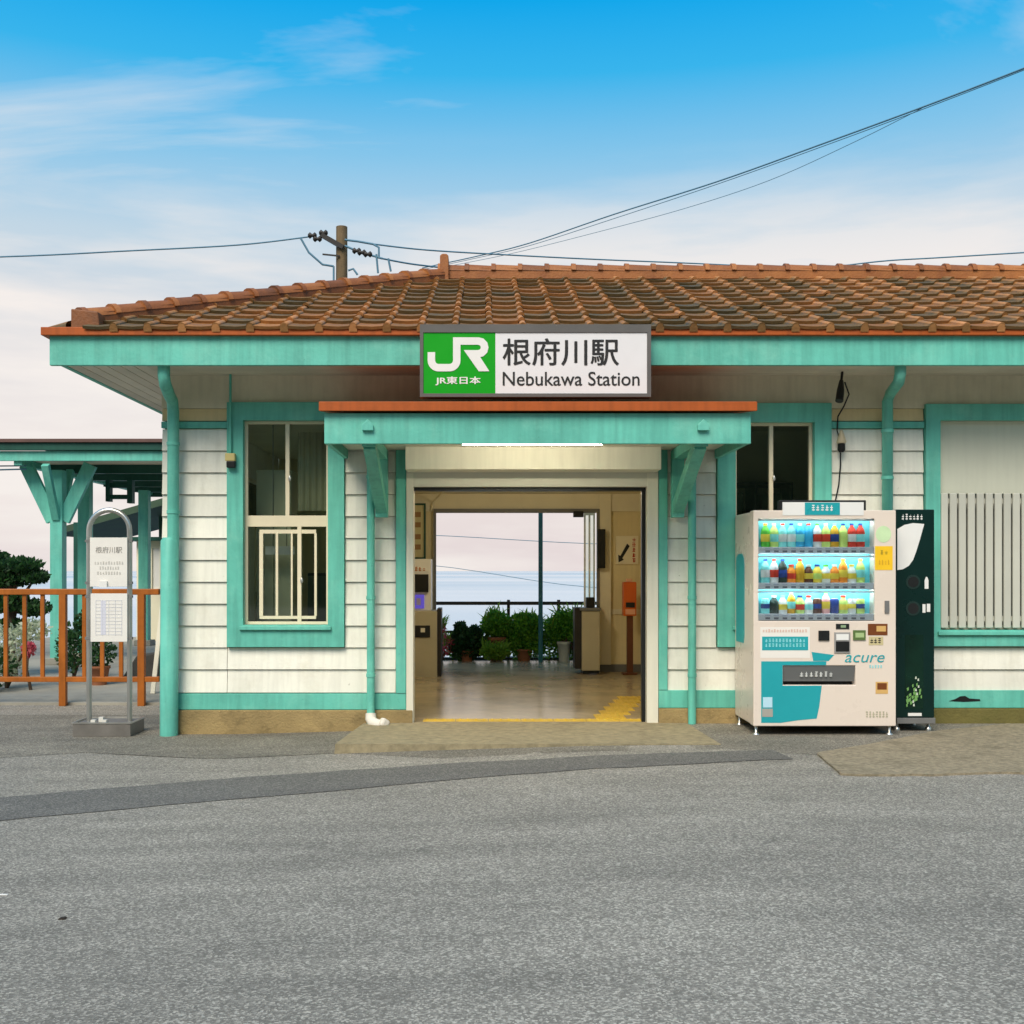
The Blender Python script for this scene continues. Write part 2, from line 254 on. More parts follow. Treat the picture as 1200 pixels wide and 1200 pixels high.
# ------------------------------------------------------------------ mesh helpers
class MB:
    def __init__(s): s.v = []; s.f = []; s.mi = []; s.sm = []; s.cur = 0
    def add(s, vs, fs, smooth=False):
        o = len(s.v); s.v += [tuple(p) for p in vs]
        for f in fs: s.f.append([o + i for i in f]); s.mi.append(s.cur); s.sm.append(smooth)
        return s
    def box(s, x0, x1, y0, y1, z0, z1):
        x0, x1 = min(x0, x1), max(x0, x1); y0, y1 = min(y0, y1), max(y0, y1); z0, z1 = min(z0, z1), max(z0, z1)
        return s.add([(x0,y0,z0),(x1,y0,z0),(x1,y1,z0),(x0,y1,z0),(x0,y0,z1),(x1,y0,z1),(x1,y1,z1),(x0,y1,z1)],
                     [(0,3,2,1),(4,5,6,7),(0,1,5,4),(1,2,6,5),(2,3,7,6),(3,0,4,7)])
    def bar(s, p0, p1, w, h, up=(0, 0, 1)):
        p0, p1 = Vector(p0), Vector(p1); d = (p1 - p0).normalized(); u = Vector(up)
        if abs(d.dot(u)) > 0.98: u = Vector((0, 1, 0))
        a = d.cross(u).normalized() * w / 2; b = a.cross(d).normalized() * h / 2
        vs = [p + i * a + j * b for p in (p0, p1) for i, j in ((-1,-1),(1,-1),(1,1),(-1,1))]
        return s.add(vs, [(0,1,2,3),(7,6,5,4),(0,4,5,1),(1,5,6,2),(2,6,7,3),(3,7,4,0)])
    def tube(s, path, r, n=10, caps=True):
        P = [Vector(p) for p in path]; rs = r if isinstance(r, (list, tuple)) else [r] * len(P)
        rings = []; prev = None
        for i, p in enumerate(P):
            d = (P[min(i + 1, len(P) - 1)] - P[max(i - 1, 0)]).normalized()
            if prev is None:
                a = d.orthogonal().normalized()
            else:
                a = (prev - d * prev.dot(d)).normalized()
            prev = a; b = d.cross(a)
            rings.append([p + rs[i] * (math.cos(2*math.pi*k/n) * a + math.sin(2*math.pi*k/n) * b) for k in range(n)])
        vs = [q for g in rings for q in g]; fs = []
        for i in range(len(P) - 1):
            for k in range(n): fs.append((i*n+k, i*n+(k+1)%n, (i+1)*n+(k+1)%n, (i+1)*n+k))
        s.add(vs, fs, True)
        if caps: s.add(rings[0], [tuple(reversed(range(n)))]); s.add(rings[-1], [tuple(range(n))])
        return s
    def lathe(s, prof, c, n=12):
        c = Vector(c); vs = []; fs = []
        for r, z in prof:
            for k in range(n): vs.append(c + Vector((r*math.cos(2*math.pi*k/n), r*math.sin(2*math.pi*k/n), z)))
        for i in range(len(prof) - 1):
            for k in range(n): fs.append((i*n+k, i*n+(k+1)%n, (i+1)*n+(k+1)%n, (i+1)*n+k))
        s.add(vs, fs, True); m = len(prof) - 1
        s.add([vs[k] for k in range(n)], [tuple(reversed(range(n)))]); s.add([vs[m*n+k] for k in range(n)], [tuple(range(n))])
        return s
    def plate(s, pts, y0, y1):          # polygon in x-z (counter-clockwise seen from -y), from y0 (front) to y1
        n = len(pts); vs = [(x, y0, z) for x, z in pts] + [(x, y1, z) for x, z in pts]
        fs = [tuple(range(n)), tuple(reversed(range(n, 2*n)))] + [(i, i + n, (i+1)%n + n, (i+1)%n) for i in range(n)]
        return s.add(vs, fs)
    def holes(s, x0, x1, z0, z1, y0, y1, hs):   # upright panel with rectangular openings
        xs = sorted({x0, x1, *[v for h in hs for v in h[:2] if x0 < v < x1]}); zs = sorted({z0, z1, *[v for h in hs for v in h[2:] if z0 < v < z1]})
        def solid(i, j):
            if not (0 <= i < len(xs)-1 and 0 <= j < len(zs)-1): return False
            cx, cz = (xs[i]+xs[i+1])/2, (zs[j]+zs[j+1])/2
            return not any(h[0] < cx < h[1] and h[2] < cz < h[3] for h in hs)
        for i in range(len(xs)-1):
            for j in range(len(zs)-1):
                if not solid(i, j): continue
                a, b, c, d = xs[i], xs[i+1], zs[j], zs[j+1]
                s.add([(a,y0,c),(b,y0,c),(b,y0,d),(a,y0,d)], [(0,1,2,3)]); s.add([(a,y1,c),(b,y1,c),(b,y1,d),(a,y1,d)], [(3,2,1,0)])
                if not solid(i-1, j): s.add([(a,y0,c),(a,y0,d),(a,y1,d),(a,y1,c)], [(0,1,2,3)])
                if not solid(i+1, j): s.add([(b,y0,c),(b,y0,d),(b,y1,d),(b,y1,c)], [(3,2,1,0)])
                if not solid(i, j-1): s.add([(a,y0,c),(b,y0,c),(b,y1,c),(a,y1,c)], [(3,2,1,0)])
                if not solid(i, j+1): s.add([(a,y0,d),(b,y0,d),(b,y1,d),(a,y1,d)], [(0,1,2,3)])
        return s
    def build(s, name, mats, parent=None, bev=0.0, weld=False):
        if not isinstance(mats, (list, tuple)): mats = [mats]
        xs = [p[0] for p in s.v]; ys = [p[1] for p in s.v]; zs = [p[2] for p in s.v]
        o = Vector(((min(xs)+max(xs))/2, (min(ys)+max(ys))/2, min(zs)))
        me = bpy.data.meshes.new(name); me.from_pydata([(p[0]-o.x, p[1]-o.y, p[2]-o.z) for p in s.v], [], s.f)
        for m in mats: me.materials.append(m)
        me.polygons.foreach_set('material_index', s.mi); me.polygons.foreach_set('use_smooth', s.sm)
        if bev or weld:
            bm = bmesh.new(); bm.from_mesh(me); bmesh.ops.remove_doubles(bm, verts=bm.verts, dist=1e-5)
            if bev:
                ed = [e for e in bm.edges if len(e.link_faces) == 2 and e.calc_face_angle(0) > 0.6]
                bmesh.ops.bevel(bm, geom=ed, offset=bev, segments=2, profile=0.5, affect='EDGES', clamp_overlap=True)
            bm.to_mesh(me); bm.free()
        me.update(); return link(name, me, parent, o)
def wloc(o):
    l = Vector()
    while o: l += o.location; o = o.parent
    return l
def link(name, me, parent, o):
    ob = bpy.data.objects.new(name, me); COL.objects.link(ob)
    if parent: ob.parent = parent; ob.location = Vector(o) - wloc(parent)
    else: ob.location = o
    return ob
def tag(o, label, cat, group=None):
    o['label'] = label; o['category'] = cat
    if group: o['group'] = group
    return o
def struct(o): o['kind'] = 'structure'; return o
def thing(name, loc, label, cat, group=None):
    o = bpy.data.objects.new(name, None); COL.objects.link(o); o.location = loc; o.empty_display_size = 0.2
    return tag(o, label, cat, group)
def box(name, x0, x1, y0, y1, z0, z1, m, parent=None, bev=0.0): return MB().box(x0, x1, y0, y1, z0, z1).build(name, m, parent, bev)
def pbox(name, px0, px1, py0, py1, y, depth, m, parent=None, bev=0.0):      # a box seen at px0..px1, py0..py1 with its face at depth y
    return box(name, PX(px0, y), PX(px1, y), y, y + depth, PZ(py1, y), PZ(py0, y), m, parent, bev)
def text(body, x0, x1, z0, z1, y, m, parent, shear=0.0, fat=0.0, keep=False, name='lettering', bold=0.0):
    c = bpy.data.curves.new('txt', 'FONT'); c.body = body; c.extrude = 0.02; c.shear = shear; c.offset = fat; c.resolution_u = 4
    t = bpy.data.objects.new('txt', c); COL.objects.link(t); dg = bpy.context.evaluated_depsgraph_get()
    me = bpy.data.meshes.new_from_object(t.evaluated_get(dg)); bpy.data.objects.remove(t); bpy.data.curves.remove(c)
    xs = [v.co.x for v in me.vertices]; ys = [v.co.y for v in me.vertices]; a, b, e, f = min(xs), max(xs), min(ys), max(ys)
    sx, sz = (x1-x0)/(b-a), (z1-z0)/(f-e)
    if keep: sx = sz = min(sx, sz)
    for v in me.vertices:
        x, yy, z = v.co; v.co = ((x-(a+b)/2)*sx, -z*0.08, (yy-e)*sz)
    if bold:
        bm = bmesh.new(); bm.from_mesh(me); bm2 = bmesh.new()
        for k, (dx, dz) in enumerate(((-bold, 0), (bold, 0), (0, bold*0.7), (0, -bold*0.7))):
            t2 = me.copy()
            for v in t2.vertices: v.co.x += dx; v.co.z += dz; v.co.y += 0.00012*k
            bm2.from_mesh(t2); bpy.data.meshes.remove(t2)
        bm2.to_mesh(me); bm.free(); bm2.free()
    me.materials.clear(); me.materials.append(m); me.name = name
    return link(name, me, parent, Vector(((x0+x1)/2, y, z0)))
def P3(px, py, y): return Vector((PX(px, y), y, PZ(py, y)))
def glyphs(x0, x1, z0, z1, y, n, m, parent, rnd):       # print too small to read: rows of little strokes
    b = MB(); w = (x1-x0)/n
    for i in range(n):
        cx = x0 + (i+0.5)*w; h = z1-z0; q = w*0.36
        for k in range(rnd.choice((2, 3))):
            zz = z0 + h*(0.12 + 0.38*k); b.box(cx-q*rnd.uniform(0.6, 1), cx+q*rnd.uniform(0.6, 1), y, y+0.002, zz, zz+h*0.17)
        b.box(cx-q*0.22+rnd.uniform(-q, q)*0.4, cx+q*0.22, y-0.0006, y+0.002, z0+h*0.02, z0+h*0.98)
    return b.build('lettering', m, parent)

# ------------------------------------------------------------------ setting: ground, patches, sea
def gz(x):
    t = max(0.0, min(1.0, (1.6 - x) / 4.4)); t = t*t*(3-2*t); return -0.004 - 0.10*t
def ground_at(px, py):
    z = -0.05
    for _ in range(6):
        d = F*(CH-z)/(py-CY0); x = (px-CX)*d/F; z = gz(x)
    return x, d-10
xs = [-3000, -200, -20, -8] + [-2.9+0.3*i for i in range(16)] + [4, 12, 30, 200, 3000]
ysg = [-3000, -200, -40, -12, -6, -2, 0, 3, 8.0]
vs = [(x, y, gz(x)) for y in ysg for x in xs]; n = len(xs)
b = MB(); b.add(vs, [(j*n+i, j*n+i+1, (j+1)*n+i+1, (j+1)*n+i) for j in range(len(ysg)-1) for i in range(n-1)], True)
struct(b.build('ground', ASPH))
b = MB(); b.add([(-3000,8.0,-0.1),(-3.0,8.0,-0.1),(3000,8.0,-0.02),(3000,95,-44),(-3000,95,-44),(-3000,100,-48),(3000,100,-48)], [(0,1,2,3,4),(4,3,6,5)])
struct(b.build('embankment', EMBANK))
b = MB(); b.add([(-40000,80,-45),(40000,80,-45),(40000,45000,-45),(-40000,45000,-45)], [(0,1,2,3)])
struct(b.build('sea', SEA))

b = MB(); rh = random.Random(21); NX = 60; hv = []
for j, (yy, zz) in enumerate(((-34, -0.6), (-38, 3.5), (-45, 8), (-56, 13), (-75, 19), (-110, 26))):
    for i in range(NX+1): hv.append((-180+6*i, yy+rh.uniform(-2, 2), zz*(1+rh.uniform(-0.22, 0.22)) if j else -0.6))
b.add(hv, [(j*(NX+1)+i, (j+1)*(NX+1)+i, (j+1)*(NX+1)+i+1, j*(NX+1)+i+1) for j in range(5) for i in range(NX)], True)
struct(b.build('hillside', mat('wooded_hillside', (0.045, 0.07, 0.025), 0.95, 0.6, 0.5, 1.0, 1.5)))

def sheet(name, top, bot, dz, m, thick=0.0):
    b = MB(); T = [ground_at(*p) for p in top]; B = [ground_at(*p) for p in bot]; k = len(T)
    vs = [(x, y, gz(x)+dz) for x, y in T] + [(x, y, gz(x)+dz) for x, y in B]
    b.add(vs, [(k+i, k+i+1, i+1, i) for i in range(k-1)])
    if thick:
        lo = [(x, y, gz(x)-0.02) for x, y in B]; b.add([vs[k+i] for i in range(k)] + lo, [(i, k+i, k+i+1, i+1) for i in range(k-1)])
    return struct(b.build(name, m))
def wob(pts, n, a, sd):
    r = random.Random(sd); o = []
    for (x0, y0), (x1, y1) in zip(pts, pts[1:]):
        for i in range(n): t = i/n; o.append((x0+(x1-x0)*t, y0+(y1-y0)*t + r.uniform(-a, a)))
    return o + [pts[-1]]
sheet('asphalt_repair_strip', wob([(-120,946),(0,935),(250,914),(480,898),(700,886),(905,879)], 6, 0.5, 1), wob([(-120,974),(0,962),(230,941),(500,917),(700,901),(930,890)], 6, 0.7, 2), 0.004, ASPH_D)
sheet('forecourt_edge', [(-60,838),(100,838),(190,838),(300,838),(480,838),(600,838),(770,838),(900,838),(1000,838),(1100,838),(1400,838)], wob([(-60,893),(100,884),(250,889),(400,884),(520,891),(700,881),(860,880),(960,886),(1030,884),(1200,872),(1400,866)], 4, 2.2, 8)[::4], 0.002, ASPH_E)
ct = wob([(958,884),(1030,872),(1098,858),(1180,850),(1340,850)], 5, 0.3, 3); cbm = wob([(958,886),(985,909),(1090,910),(1200,907),(1400,906)], 5, 0.9, 4)
sheet('concrete_patch', ct, cbm, 0.016, CONC_P, 0.02)
b = MB(); b.box(-40, -3.05, 2.12, 8.0, -0.3, -0.075); b.box(-9.5, -3.4, 8.0, 14, -0.4, -0.075)
struct(b.build('concrete_apron', CONC_A))
b = MB(); sl = [(-1.20,-1.27),(1.86,-1.27),(1.80,0.0),(-1.10,0.0)]
b.add([(x, y, 0.004) for x, y in sl] + [(x*1.012, y*1.015, -0.2) for x, y in sl], [(0,1,2,3),(0,4,5,1),(1,5,6,2),(2,6,7,3),(3,7,4,0)])
struct(b.build('doorstep_slab', CONC))
b = MB(); b.box(-1.9, 2.4, 0.0, 7.15, -0.25, 0.0)
FL = struct(b.build('concourse_floor', FLOORM))
for i in range(7):                                     # tactile paving, tiles of 30 cm laid on the floor
    o = MB().box(-0.58+i*0.3, -0.285+i*0.3, 0.06, 0.20, 0.0, 0.006)
    for k in range(4):
        for q in range(2): o.lathe([(0.016, 0.006), (0.010, 0.011)], (-0.545+i*0.3+k*0.075, 0.095+q*0.07, 0), 6)
    o.build('tactile_tile', TACT, FL)
for i in range(6):
    o = MB().box(1.02+i*0.08, 1.30+i*0.08, 0.22+i*0.3, 0.515+i*0.3, 0.0, 0.006)
    for k in range(4): o.box(1.05+i*0.08+k*0.065, 1.08+i*0.08+k*0.065, 0.24+i*0.3, 0.495+i*0.3, 0.006, 0.011)
    o.build('tactile_tile', TACT, FL)

# ------------------------------------------------------------------ station building
XL, XR = -2.95, 12.2
BLD = thing('station_building', (4.0, 2.5, 0), 'cream clapboard station building with mint green trim and a brown tiled roof', 'building')
ZT = 3.15                                   # underside of the eaves
WL = (PX(286), PX(385), PZ(732), PZ(493)); WR = (PX(861), PX(953), PZ(732), PZ(495)); WB = (PX(1100), PX(1360), PZ(738), PZ(493))
DO = (PX(485), PX(757), -0.3, PZ(571))
fw = MB().holes(XL+0.02, XR, -0.12, ZT, 0.03, 0.14, [WL, WR, WB, DO]).build('front_wall', CREAM2, BLD)
SW_ADDED = (0.7, 4.2, 0.75, 2.5)  # side window added out of view to let daylight into the office
b = MB()
for y0, y1, z0, z1 in ((0.142, SW_ADDED[0], -0.12, ZT), (SW_ADDED[1], 5.0, -0.12, ZT), (SW_ADDED[0], SW_ADDED[1], -0.12, SW_ADDED[2]), (SW_ADDED[0], SW_ADDED[1], SW_ADDED[3], ZT)): b.box(XL+0.02, XL+0.12, y0, y1, z0, z1)
b.build('side_wall', CREAM, BLD)
b = MB()
for y0, y1, z0, z1 in ((SW_ADDED[0], SW_ADDED[0]+0.05, SW_ADDED[2], SW_ADDED[3]), (SW_ADDED[1]-0.05, SW_ADDED[1], SW_ADDED[2], SW_ADDED[3]), (SW_ADDED[0]+0.05, SW_ADDED[1]-0.05, SW_ADDED[2], SW_ADDED[2]+0.05), (SW_ADDED[0]+0.05, SW_ADDED[1]-0.05, SW_ADDED[3]-0.05, SW_ADDED[3]), (2.33, 2.37, SW_ADDED[2]+0.05, SW_ADDED[3]-0.05)): b.box(XL+0.05, XL+0.09, y0, y1, z0, z1)
w = b.build('window', ALU, BLD)  # frame of the added side window
for y0, y1 in ((0.75, 2.33), (2.37, 4.15)): box('pane', XL+0.068, XL+0.072, y0, y1, SW_ADDED[2]+0.05, SW_ADDED[3]-0.05, GLASS, w)
box('side_wall', XR-0.12, XR, 0.142, 5.0, -0.12, ZT, CREAM, BLD)
BO = (PX(508, 5), PX(700, 5), -0.3, PZ(600, 5))
MB().holes(XL+0.125, XR-0.125, -0.12, ZT, 5.0, 5.12, [BO, (-2.10, -1.48, 0.6, 2.4), (5.0, 7.0, 0.95, 2.15)]).build('back_wall', INWALL, BLD)  # small office opening is added out of view to light the room
# clapboards, every board its own piece
joints = [PZ(528.75) - 0.1985*k for k in range(0, 12)]
def board(x0, x1, z0, z1):
    g = 0.0025
    b = MB(); x0 += g; x1 -= g
    yb, yt, bk = -0.014 + random.uniform(-0.002, 0.002), 0.006, 0.03
    vs = [(x0,yb,z0+0.005),(x1,yb,z0+0.005),(x1,yt,z1),(x0,yt,z1),(x0,bk,z0+0.005),(x1,bk,z0+0.005),(x1,bk,z1),(x0,bk,z1)]
    b.add(vs, [(0,1,2,3),(1,5,6,2),(4,0,3,7),(0,4,5,1),(3,2,6,7)])
    return b.build('siding_board', CREAM, fw)
zl = [PZ(812)] + sorted(joints)[0:] ; zl = [z for z in sorted(set(zl)) if z >= PZ(812)-1e-6]
if zl[1]-zl[0] < 0.1: zl.pop(1)
zl.append(PZ(503))
segs_win = [(190,266.5),(404.5,464),(782,839),(974,1082)]
segs_low = [(190,266.5),(266.5,464),(782,974),(974,1230),(1230,1400),(1400,1620),(1620,1800),(1800,2143)]
segs_top = [(190,266.5),(404.5,464),(782,839),(974,1082)]
right_up = [(1378,1620),(1620,1800),(1800,2143)]
for i in range(len(zl)-1):
    z0, z1 = zl[i], zl[i+1]
    sg = segs_low if z1 < PZ(757) else segs_win + right_up
    for a, c in sg: board(PX(a), PX(c), z0, z1)
CREAM_K, CREAM = CREAM, mat('yellow_board_paint', (0.70, 0.56, 0.31), 0.6, 0.1, 2.0, 0.1, 40, streak=0.1)  # yellower tone for the boards just above the batten
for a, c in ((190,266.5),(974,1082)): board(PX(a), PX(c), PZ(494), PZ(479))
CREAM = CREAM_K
# trim
def trim(name, px0, px1, py0, py1, y0, m=GREEN, bev=0.003, dy=None): return box(name, PX(px0), PX(px1), y0, (0.029 if dy is None else dy), PZ(py1), PZ(py0), m, BLD, bev)
for a, c in ((190,266.5),(404.5,464),(782,839),(973.5,1082),(1378,2143)): trim('batten', a, c, 494.5, 502, -0.03)
trim('skirting_board', 190, 476, 812.5, 831, -0.034); trim('skirting_board', 771, 2143, 808.5, 829, -0.034)
trim('door_trim', 464.5, 476, 519, 812, -0.040); trim('door_trim', 771, 781.5, 519, 808, -0.040)
trim('plinth', 189, 484, 831.5, 866, -0.06, PLINTH, 0.008); trim('plinth', 771, 1050, 829.5, 866, -0.06, PLINTH, 0.008); trim('plinth', 1050.3, 2143, 829.5, 866, -0.06, mat('mossy_plinth', (0.15, 0.13, 0.04), 0.95, 0.3, 5.0, 0.7, 60, stain=(0.05, 0.06, 0.012), stain_amt=0.8, stain_scale=2.5), 0.008)
for a, c in ((476.5,484.8),(757.2,770.5)): trim('door_jamb', a, c, 555, 851, -0.05, CREAM2, 0.004, dy=0.16)
trim('lintel', 476.5, 770.5, 540, 571, -0.048, mat('lintel_paint', (0.62, 0.60, 0.50), 0.6, 0.08), 0.004, dy=0.16)
trim('shutter_track', 485.5, 756.5, 571.3, 575, 0.0, DARK, 0, dy=0.10)
trim('shutter_track', 752.5, 756.5, 575.2, 850, 0.02, DARK, 0, dy=0.09)
box('frieze_board', XL, XR, -0.002, 0.029, PZ(478.6), ZT, FRIEZE, BLD)
def casing(h, o):
    b = MB().holes(PX(o[0]), PX(o[1]), PZ(o[3]), PZ(o[2]), -0.046, 0.029, [h]); r = b.build('window_casing', GREEN, BLD, 0.003, weld=True)
    box('sill', h[0]-0.03, h[1]+0.03, -0.075, -0.0465, h[2]-0.045, h[2]-0.012, GREEN, r, 0.004)
    return r
casing(WL, (267, 404, 472, 758)); casing(WR, (840, 973, 473, 758)); casing(WB, (1083, 1377, 474, 757))
# windows: frame, panes, inner bars
def window(h, upper, lower, py_mid, m=ALU):
    x0, x1, z0, z1 = h; f = 0.026; zm0, zm1 = PZ(py_mid[1]), PZ(py_mid[0])
    hs = []; ux = [x0+f] + [PX(p) for p in upper] + [x1-f]; lx = [x0+f] + [PX(p) for p in lower] + [x1-f]
    for xx, a, c in ((ux, zm1, z1-f), (lx, z0+f, zm0)):
        for i in range(len(xx)-1): hs.append((xx[i] + (0.018 if i else 0), xx[i+1] - (0.018 if i < len(xx)-2 else 0), a, c))
    w = MB().holes(x0+0.002, x1-0.002, z0+0.002, z1-0.002, 0.035, 0.085, hs).build('window', m, BLD, 0.002, weld=True)
    for q in hs: box('pane', q[0]-0.004, q[1]+0.004, 0.058, 0.062, q[2]-0.004, q[3]+0.004, GLASS, w)
    return w
w = window(WL, [336], [350], (604, 617))
g = MB()
for p, wd in ((305, 0.034), (323.5, 0.022), (341, 0.016), (369, 0.022)): g.box(PX(p)-wd/2, PX(p)+wd/2, 0.037, 0.054, PZ(722), PZ(625))
g.box(PX(303), PX(369.5), 0.039, 0.053, PZ(625), PZ(620.5)); g.box(PX(303), PX(369.5), 0.039, 0.053, PZ(725.5), PZ(722))
g.build('grille', ALU, w)
MB().lathe([(0.012,0),(0.016,0.02),(0.008,0.045)], (PX(339), 0.03, PZ(563)), 8).build('latch', STEEL, w)
MB().lathe([(0.012,0),(0.016,0.02),(0.008,0.045)], (PX(353), 0.03, PZ(683)), 8).build('latch', STEEL, w)
w = window(WR, [905], [905], (604, 617))
MB().lathe([(0.012,0),(0.016,0.02),(0.008,0.045)], (PX(908), 0.03, PZ(563)), 8).build('latch', STEEL, w)
# big right window: blind panel over a screen of vertical slats
w = MB().holes(WB[0]+0.002, WB[1]-0.002, WB[2]+0.002, WB[3]-0.002, 0.045, 0.09, [(WB[0]+0.04, WB[1]-0.04, WB[2]+0.04, PZ(578))]).build('shutter_window', PANEL, BLD)
box('backing_board', WB[0]+0.01, WB[1]-0.01, 0.10, 0.12, WB[2]+0.01, WB[3]-0.01, mat('shutter_backing', (0.34, 0.34, 0.29), 0.6), w)
k = 0; x = WB[0]+0.012
while x < WB[1]-0.06:
    box('slat', x, x+0.066, -0.026, 0.0, PZ(736), PZ(578), SLAT, w, 0.009); x += 0.0815
box('slat_rail', WB[0]+0.008, WB[1]-0.008, 0.001, 0.018, PZ(590), PZ(584), SLAT, w); box('slat_rail', WB[0]+0.008, WB[1]-0.008, 0.001, 0.018, PZ(728), PZ(722), SLAT, w)
# eaves: fascia, drip trim, soffit planks
EY, EX = -0.73, XL-0.73
MB().holes(EX, XR+0.73, PZ(428, EY), PZ(393.5, EY), EY, EY+0.045, []).build('fascia', GREEN, BLD, 0.004)
box('fascia', EX, EX+0.045, EY+0.046, 5.73, ZT-0.004, PZ(393.5, EY), GREEN, BLD, 0.004)
box('fascia', XR+0.685, XR+0.73, EY+0.046, 5.73, PZ(428, EY), PZ(393.5, EY), GREEN, BLD, 0.004)
zt0, zt1 = PZ(392.6, EY-0.05), PZ(383, EY-0.05)
box('drip_trim', EX-0.055, XR+0.785, EY-0.05, EY+0.06, zt0, zt1, RUST, BLD, 0.005); box('drip_trim', EX-0.055, EX+0.04, EY+0.061, 5.78, zt0, zt1, RUST, BLD, 0.005)
pl = box('soffit', XL-0.68, XR+0.68, EY+0.05, 5.6, ZT+0.022, ZT+0.06, SOFFIT, BLD)
x = EX+0.05
while x < XL-0.02:
    box('soffit_plank', x, x+0.108, EY+0.05, 5.6, ZT, ZT+0.02, SOFFIT, pl, 0.004); x += 0.116
yy = EY+0.05
while yy < -0.05:
    box('soffit_plank', XL, XR, yy, yy+0.108, ZT, ZT+0.02, SOFFIT, pl, 0.004); yy += 0.116
# roof deck and tiles
E0 = Vector((XL-0.78, -0.78, 3.39)); RUN, RISE = 3.28, 1.29; EXR = XR+0.78; SL = math.hypot(RUN, RISE); PIT = math.atan2(RISE, RUN)
yb = -0.78+2*RUN
b = MB(); zt = 3.39+RISE
b.add([(E0.x,E0.y,3.39),(EXR,E0.y,3.39),(EXR,yb,3.39),(E0.x,yb,3.39),(E0.x+RUN,2.5,zt),(EXR-RUN,2.5,zt)], [(0,1,5,4),(1,2,5),(2,3,4,5),(3,0,4),(3,2,1,0)])
roof = b.build('roof', mat('roof_deck', (0.06, 0.035, 0.02), 0.9), BLD)
TW, CO = 0.2853, 0.2925
def tile_mesh():
    prof = [(-0.256,0.006),(-0.20,0.0),(-0.12,-0.003),(-0.05,0.001),(-0.031,0.004),(-0.026,0.018),(-0.014,0.029),(0.0,0.033),(0.014,0.029),(0.026,0.017),(0.030,0.003)]
    L = 0.335; b = MB(); n = len(prof); th = 0.026
    def zt(v): return 0.030*(1-v/L) + 0.004
    rows = [[(u, v, h*(1.0 if v == 0 else 0.96) + zt(v)) for u, h in prof] for v in (0.0, 0.16, L)]
    top = rows[0] + rows[1] + rows[2]
    for i in range(n-1):
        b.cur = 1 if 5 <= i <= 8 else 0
        b.add([top[i], top[i+1], top[n+i+1], top[n+i], top[2*n+i], top[2*n+i+1]], [(0,1,2,3),(3,2,5,4)], True)
        h0, h1 = top[i], top[i+1]; b.add([(h0[0],h0[1]+0.004,h0[2]-th),(h1[0],h1[1]+0.004,h1[2]-th),h1,h0], [(0,1,2,3)])
    e = top[n-1]; f = top[3*n-1]; b.add([e,(e[0],0.004,e[2]-th),(f[0],f[1],f[2]-th),f], [(0,1,2,3)])
    return b
TB = tile_mesh()
tme = bpy.data.meshes.new('roof_tile'); tme.from_pydata(TB.v, [], TB.f)
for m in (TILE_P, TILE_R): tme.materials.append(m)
tme.polygons.foreach_set('material_index', TB.mi); tme.polygons.foreach_set('use_smooth', TB.sm)
bm = bmesh.new(); bm.from_mesh(tme); bmesh.ops.remove_doubles(bm, verts=bm.verts, dist=1e-5); bm.to_mesh(tme); bm.free()
TB.v = [tuple(v.co) for v in tme.vertices]; TB.f = [list(p.vertices) for p in tme.polygons]; TB.mi = [p.material_index for p in tme.polygons]; TB.sm = [p.use_smooth for p in tme.polygons]
eme = tme.copy(); bm = bmesh.new(); bm.from_mesh(eme)     # eave tile: the roll's nose is closed with an orange end piece
fc = bm.faces.new([bm.verts.new((0.034*math.cos(a*math.pi/8), 0.002, 0.022+0.040*math.sin(a*math.pi/8))) for a in range(9)] + [bm.verts.new((-0.034, 0.002, -0.012)), bm.verts.new((0.034, 0.002, -0.012))]); fc.material_index = 1
bm.normal_update(); bm.to_mesh(eme); bm.free()
rx = Matrix.Rotation(PIT, 4, 'X'); up = Vector((0, math.cos(PIT), math.sin(PIT)))
n1 = Vector((1, -1, 0)).normalized(); q1 = Vector((E0.x, E0.y, 0)); n2 = Vector((-1, -1, 0)).normalized(); q2 = Vector((EXR, E0.y, 0))
stuffF = MB(); ntile = 0; NR = 12; rw = wloc(roof)
cols = []; x = 0.307
while x > E0.x-0.2: x -= TW
while x < EXR+0.3: cols.append(x); x += TW
for ix, x in enumerate(cols):
    for r in range(NR):
        s0 = r*CO - 0.015; p = Vector((x + random.uniform(-0.004, 0.004), E0.y, 3.395)) + up*s0
        c = p + up*0.15
        dl = (c + Vector((-0.1, 0, 0)) - q1).dot(n1); dr = (c - q2).dot(n2)
        if dl < -0.22 or dr < -0.22 or s0 > SL-0.08 or x < E0.x+0.36: continue
        M = Matrix.Translation(p) @ rx @ Matrix.Rotation(random.uniform(-0.022, 0.022), 4, 'Z') @ Matrix.Rotation(random.uniform(-0.016, 0.012), 4, 'X')
        px = CX + p.x*F/(10+p.y)
        if px > 1235 or ntile >= 300:
            stuffF.cur = 0; o = len(stuffF.v); stuffF.v += [tuple(M @ Vector(v)) for v in TB.v]
            for f, mi, sm in zip(TB.f, TB.mi, TB.sm): stuffF.f.append([o+i for i in f]); stuffF.mi.append(mi); stuffF.sm.append(sm)
            continue
        me = eme if r == 0 else tme
        if dl < 0.22:
            bm = bmesh.new(); bm.from_mesh(tme); bm.transform(M)
            bmesh.ops.bisect_plane(bm, geom=bm.verts[:] + bm.edges[:] + bm.faces[:], plane_co=q1, plane_no=n1, clear_inner=True)
            bm.transform(M.inverted())
            if len(bm.faces) < 3: bm.free(); continue
            me = bpy.data.meshes.new('roof_tile_cut'); me.materials.append(TILE_P); me.materials.append(TILE_R); bm.to_mesh(me); bm.free()
        t = bpy.data.objects.new('roof_tile', me); COL.objects.link(t); t.parent = roof
        t.matrix_local = Matrix.Translation(-rw) @ M; ntile += 1
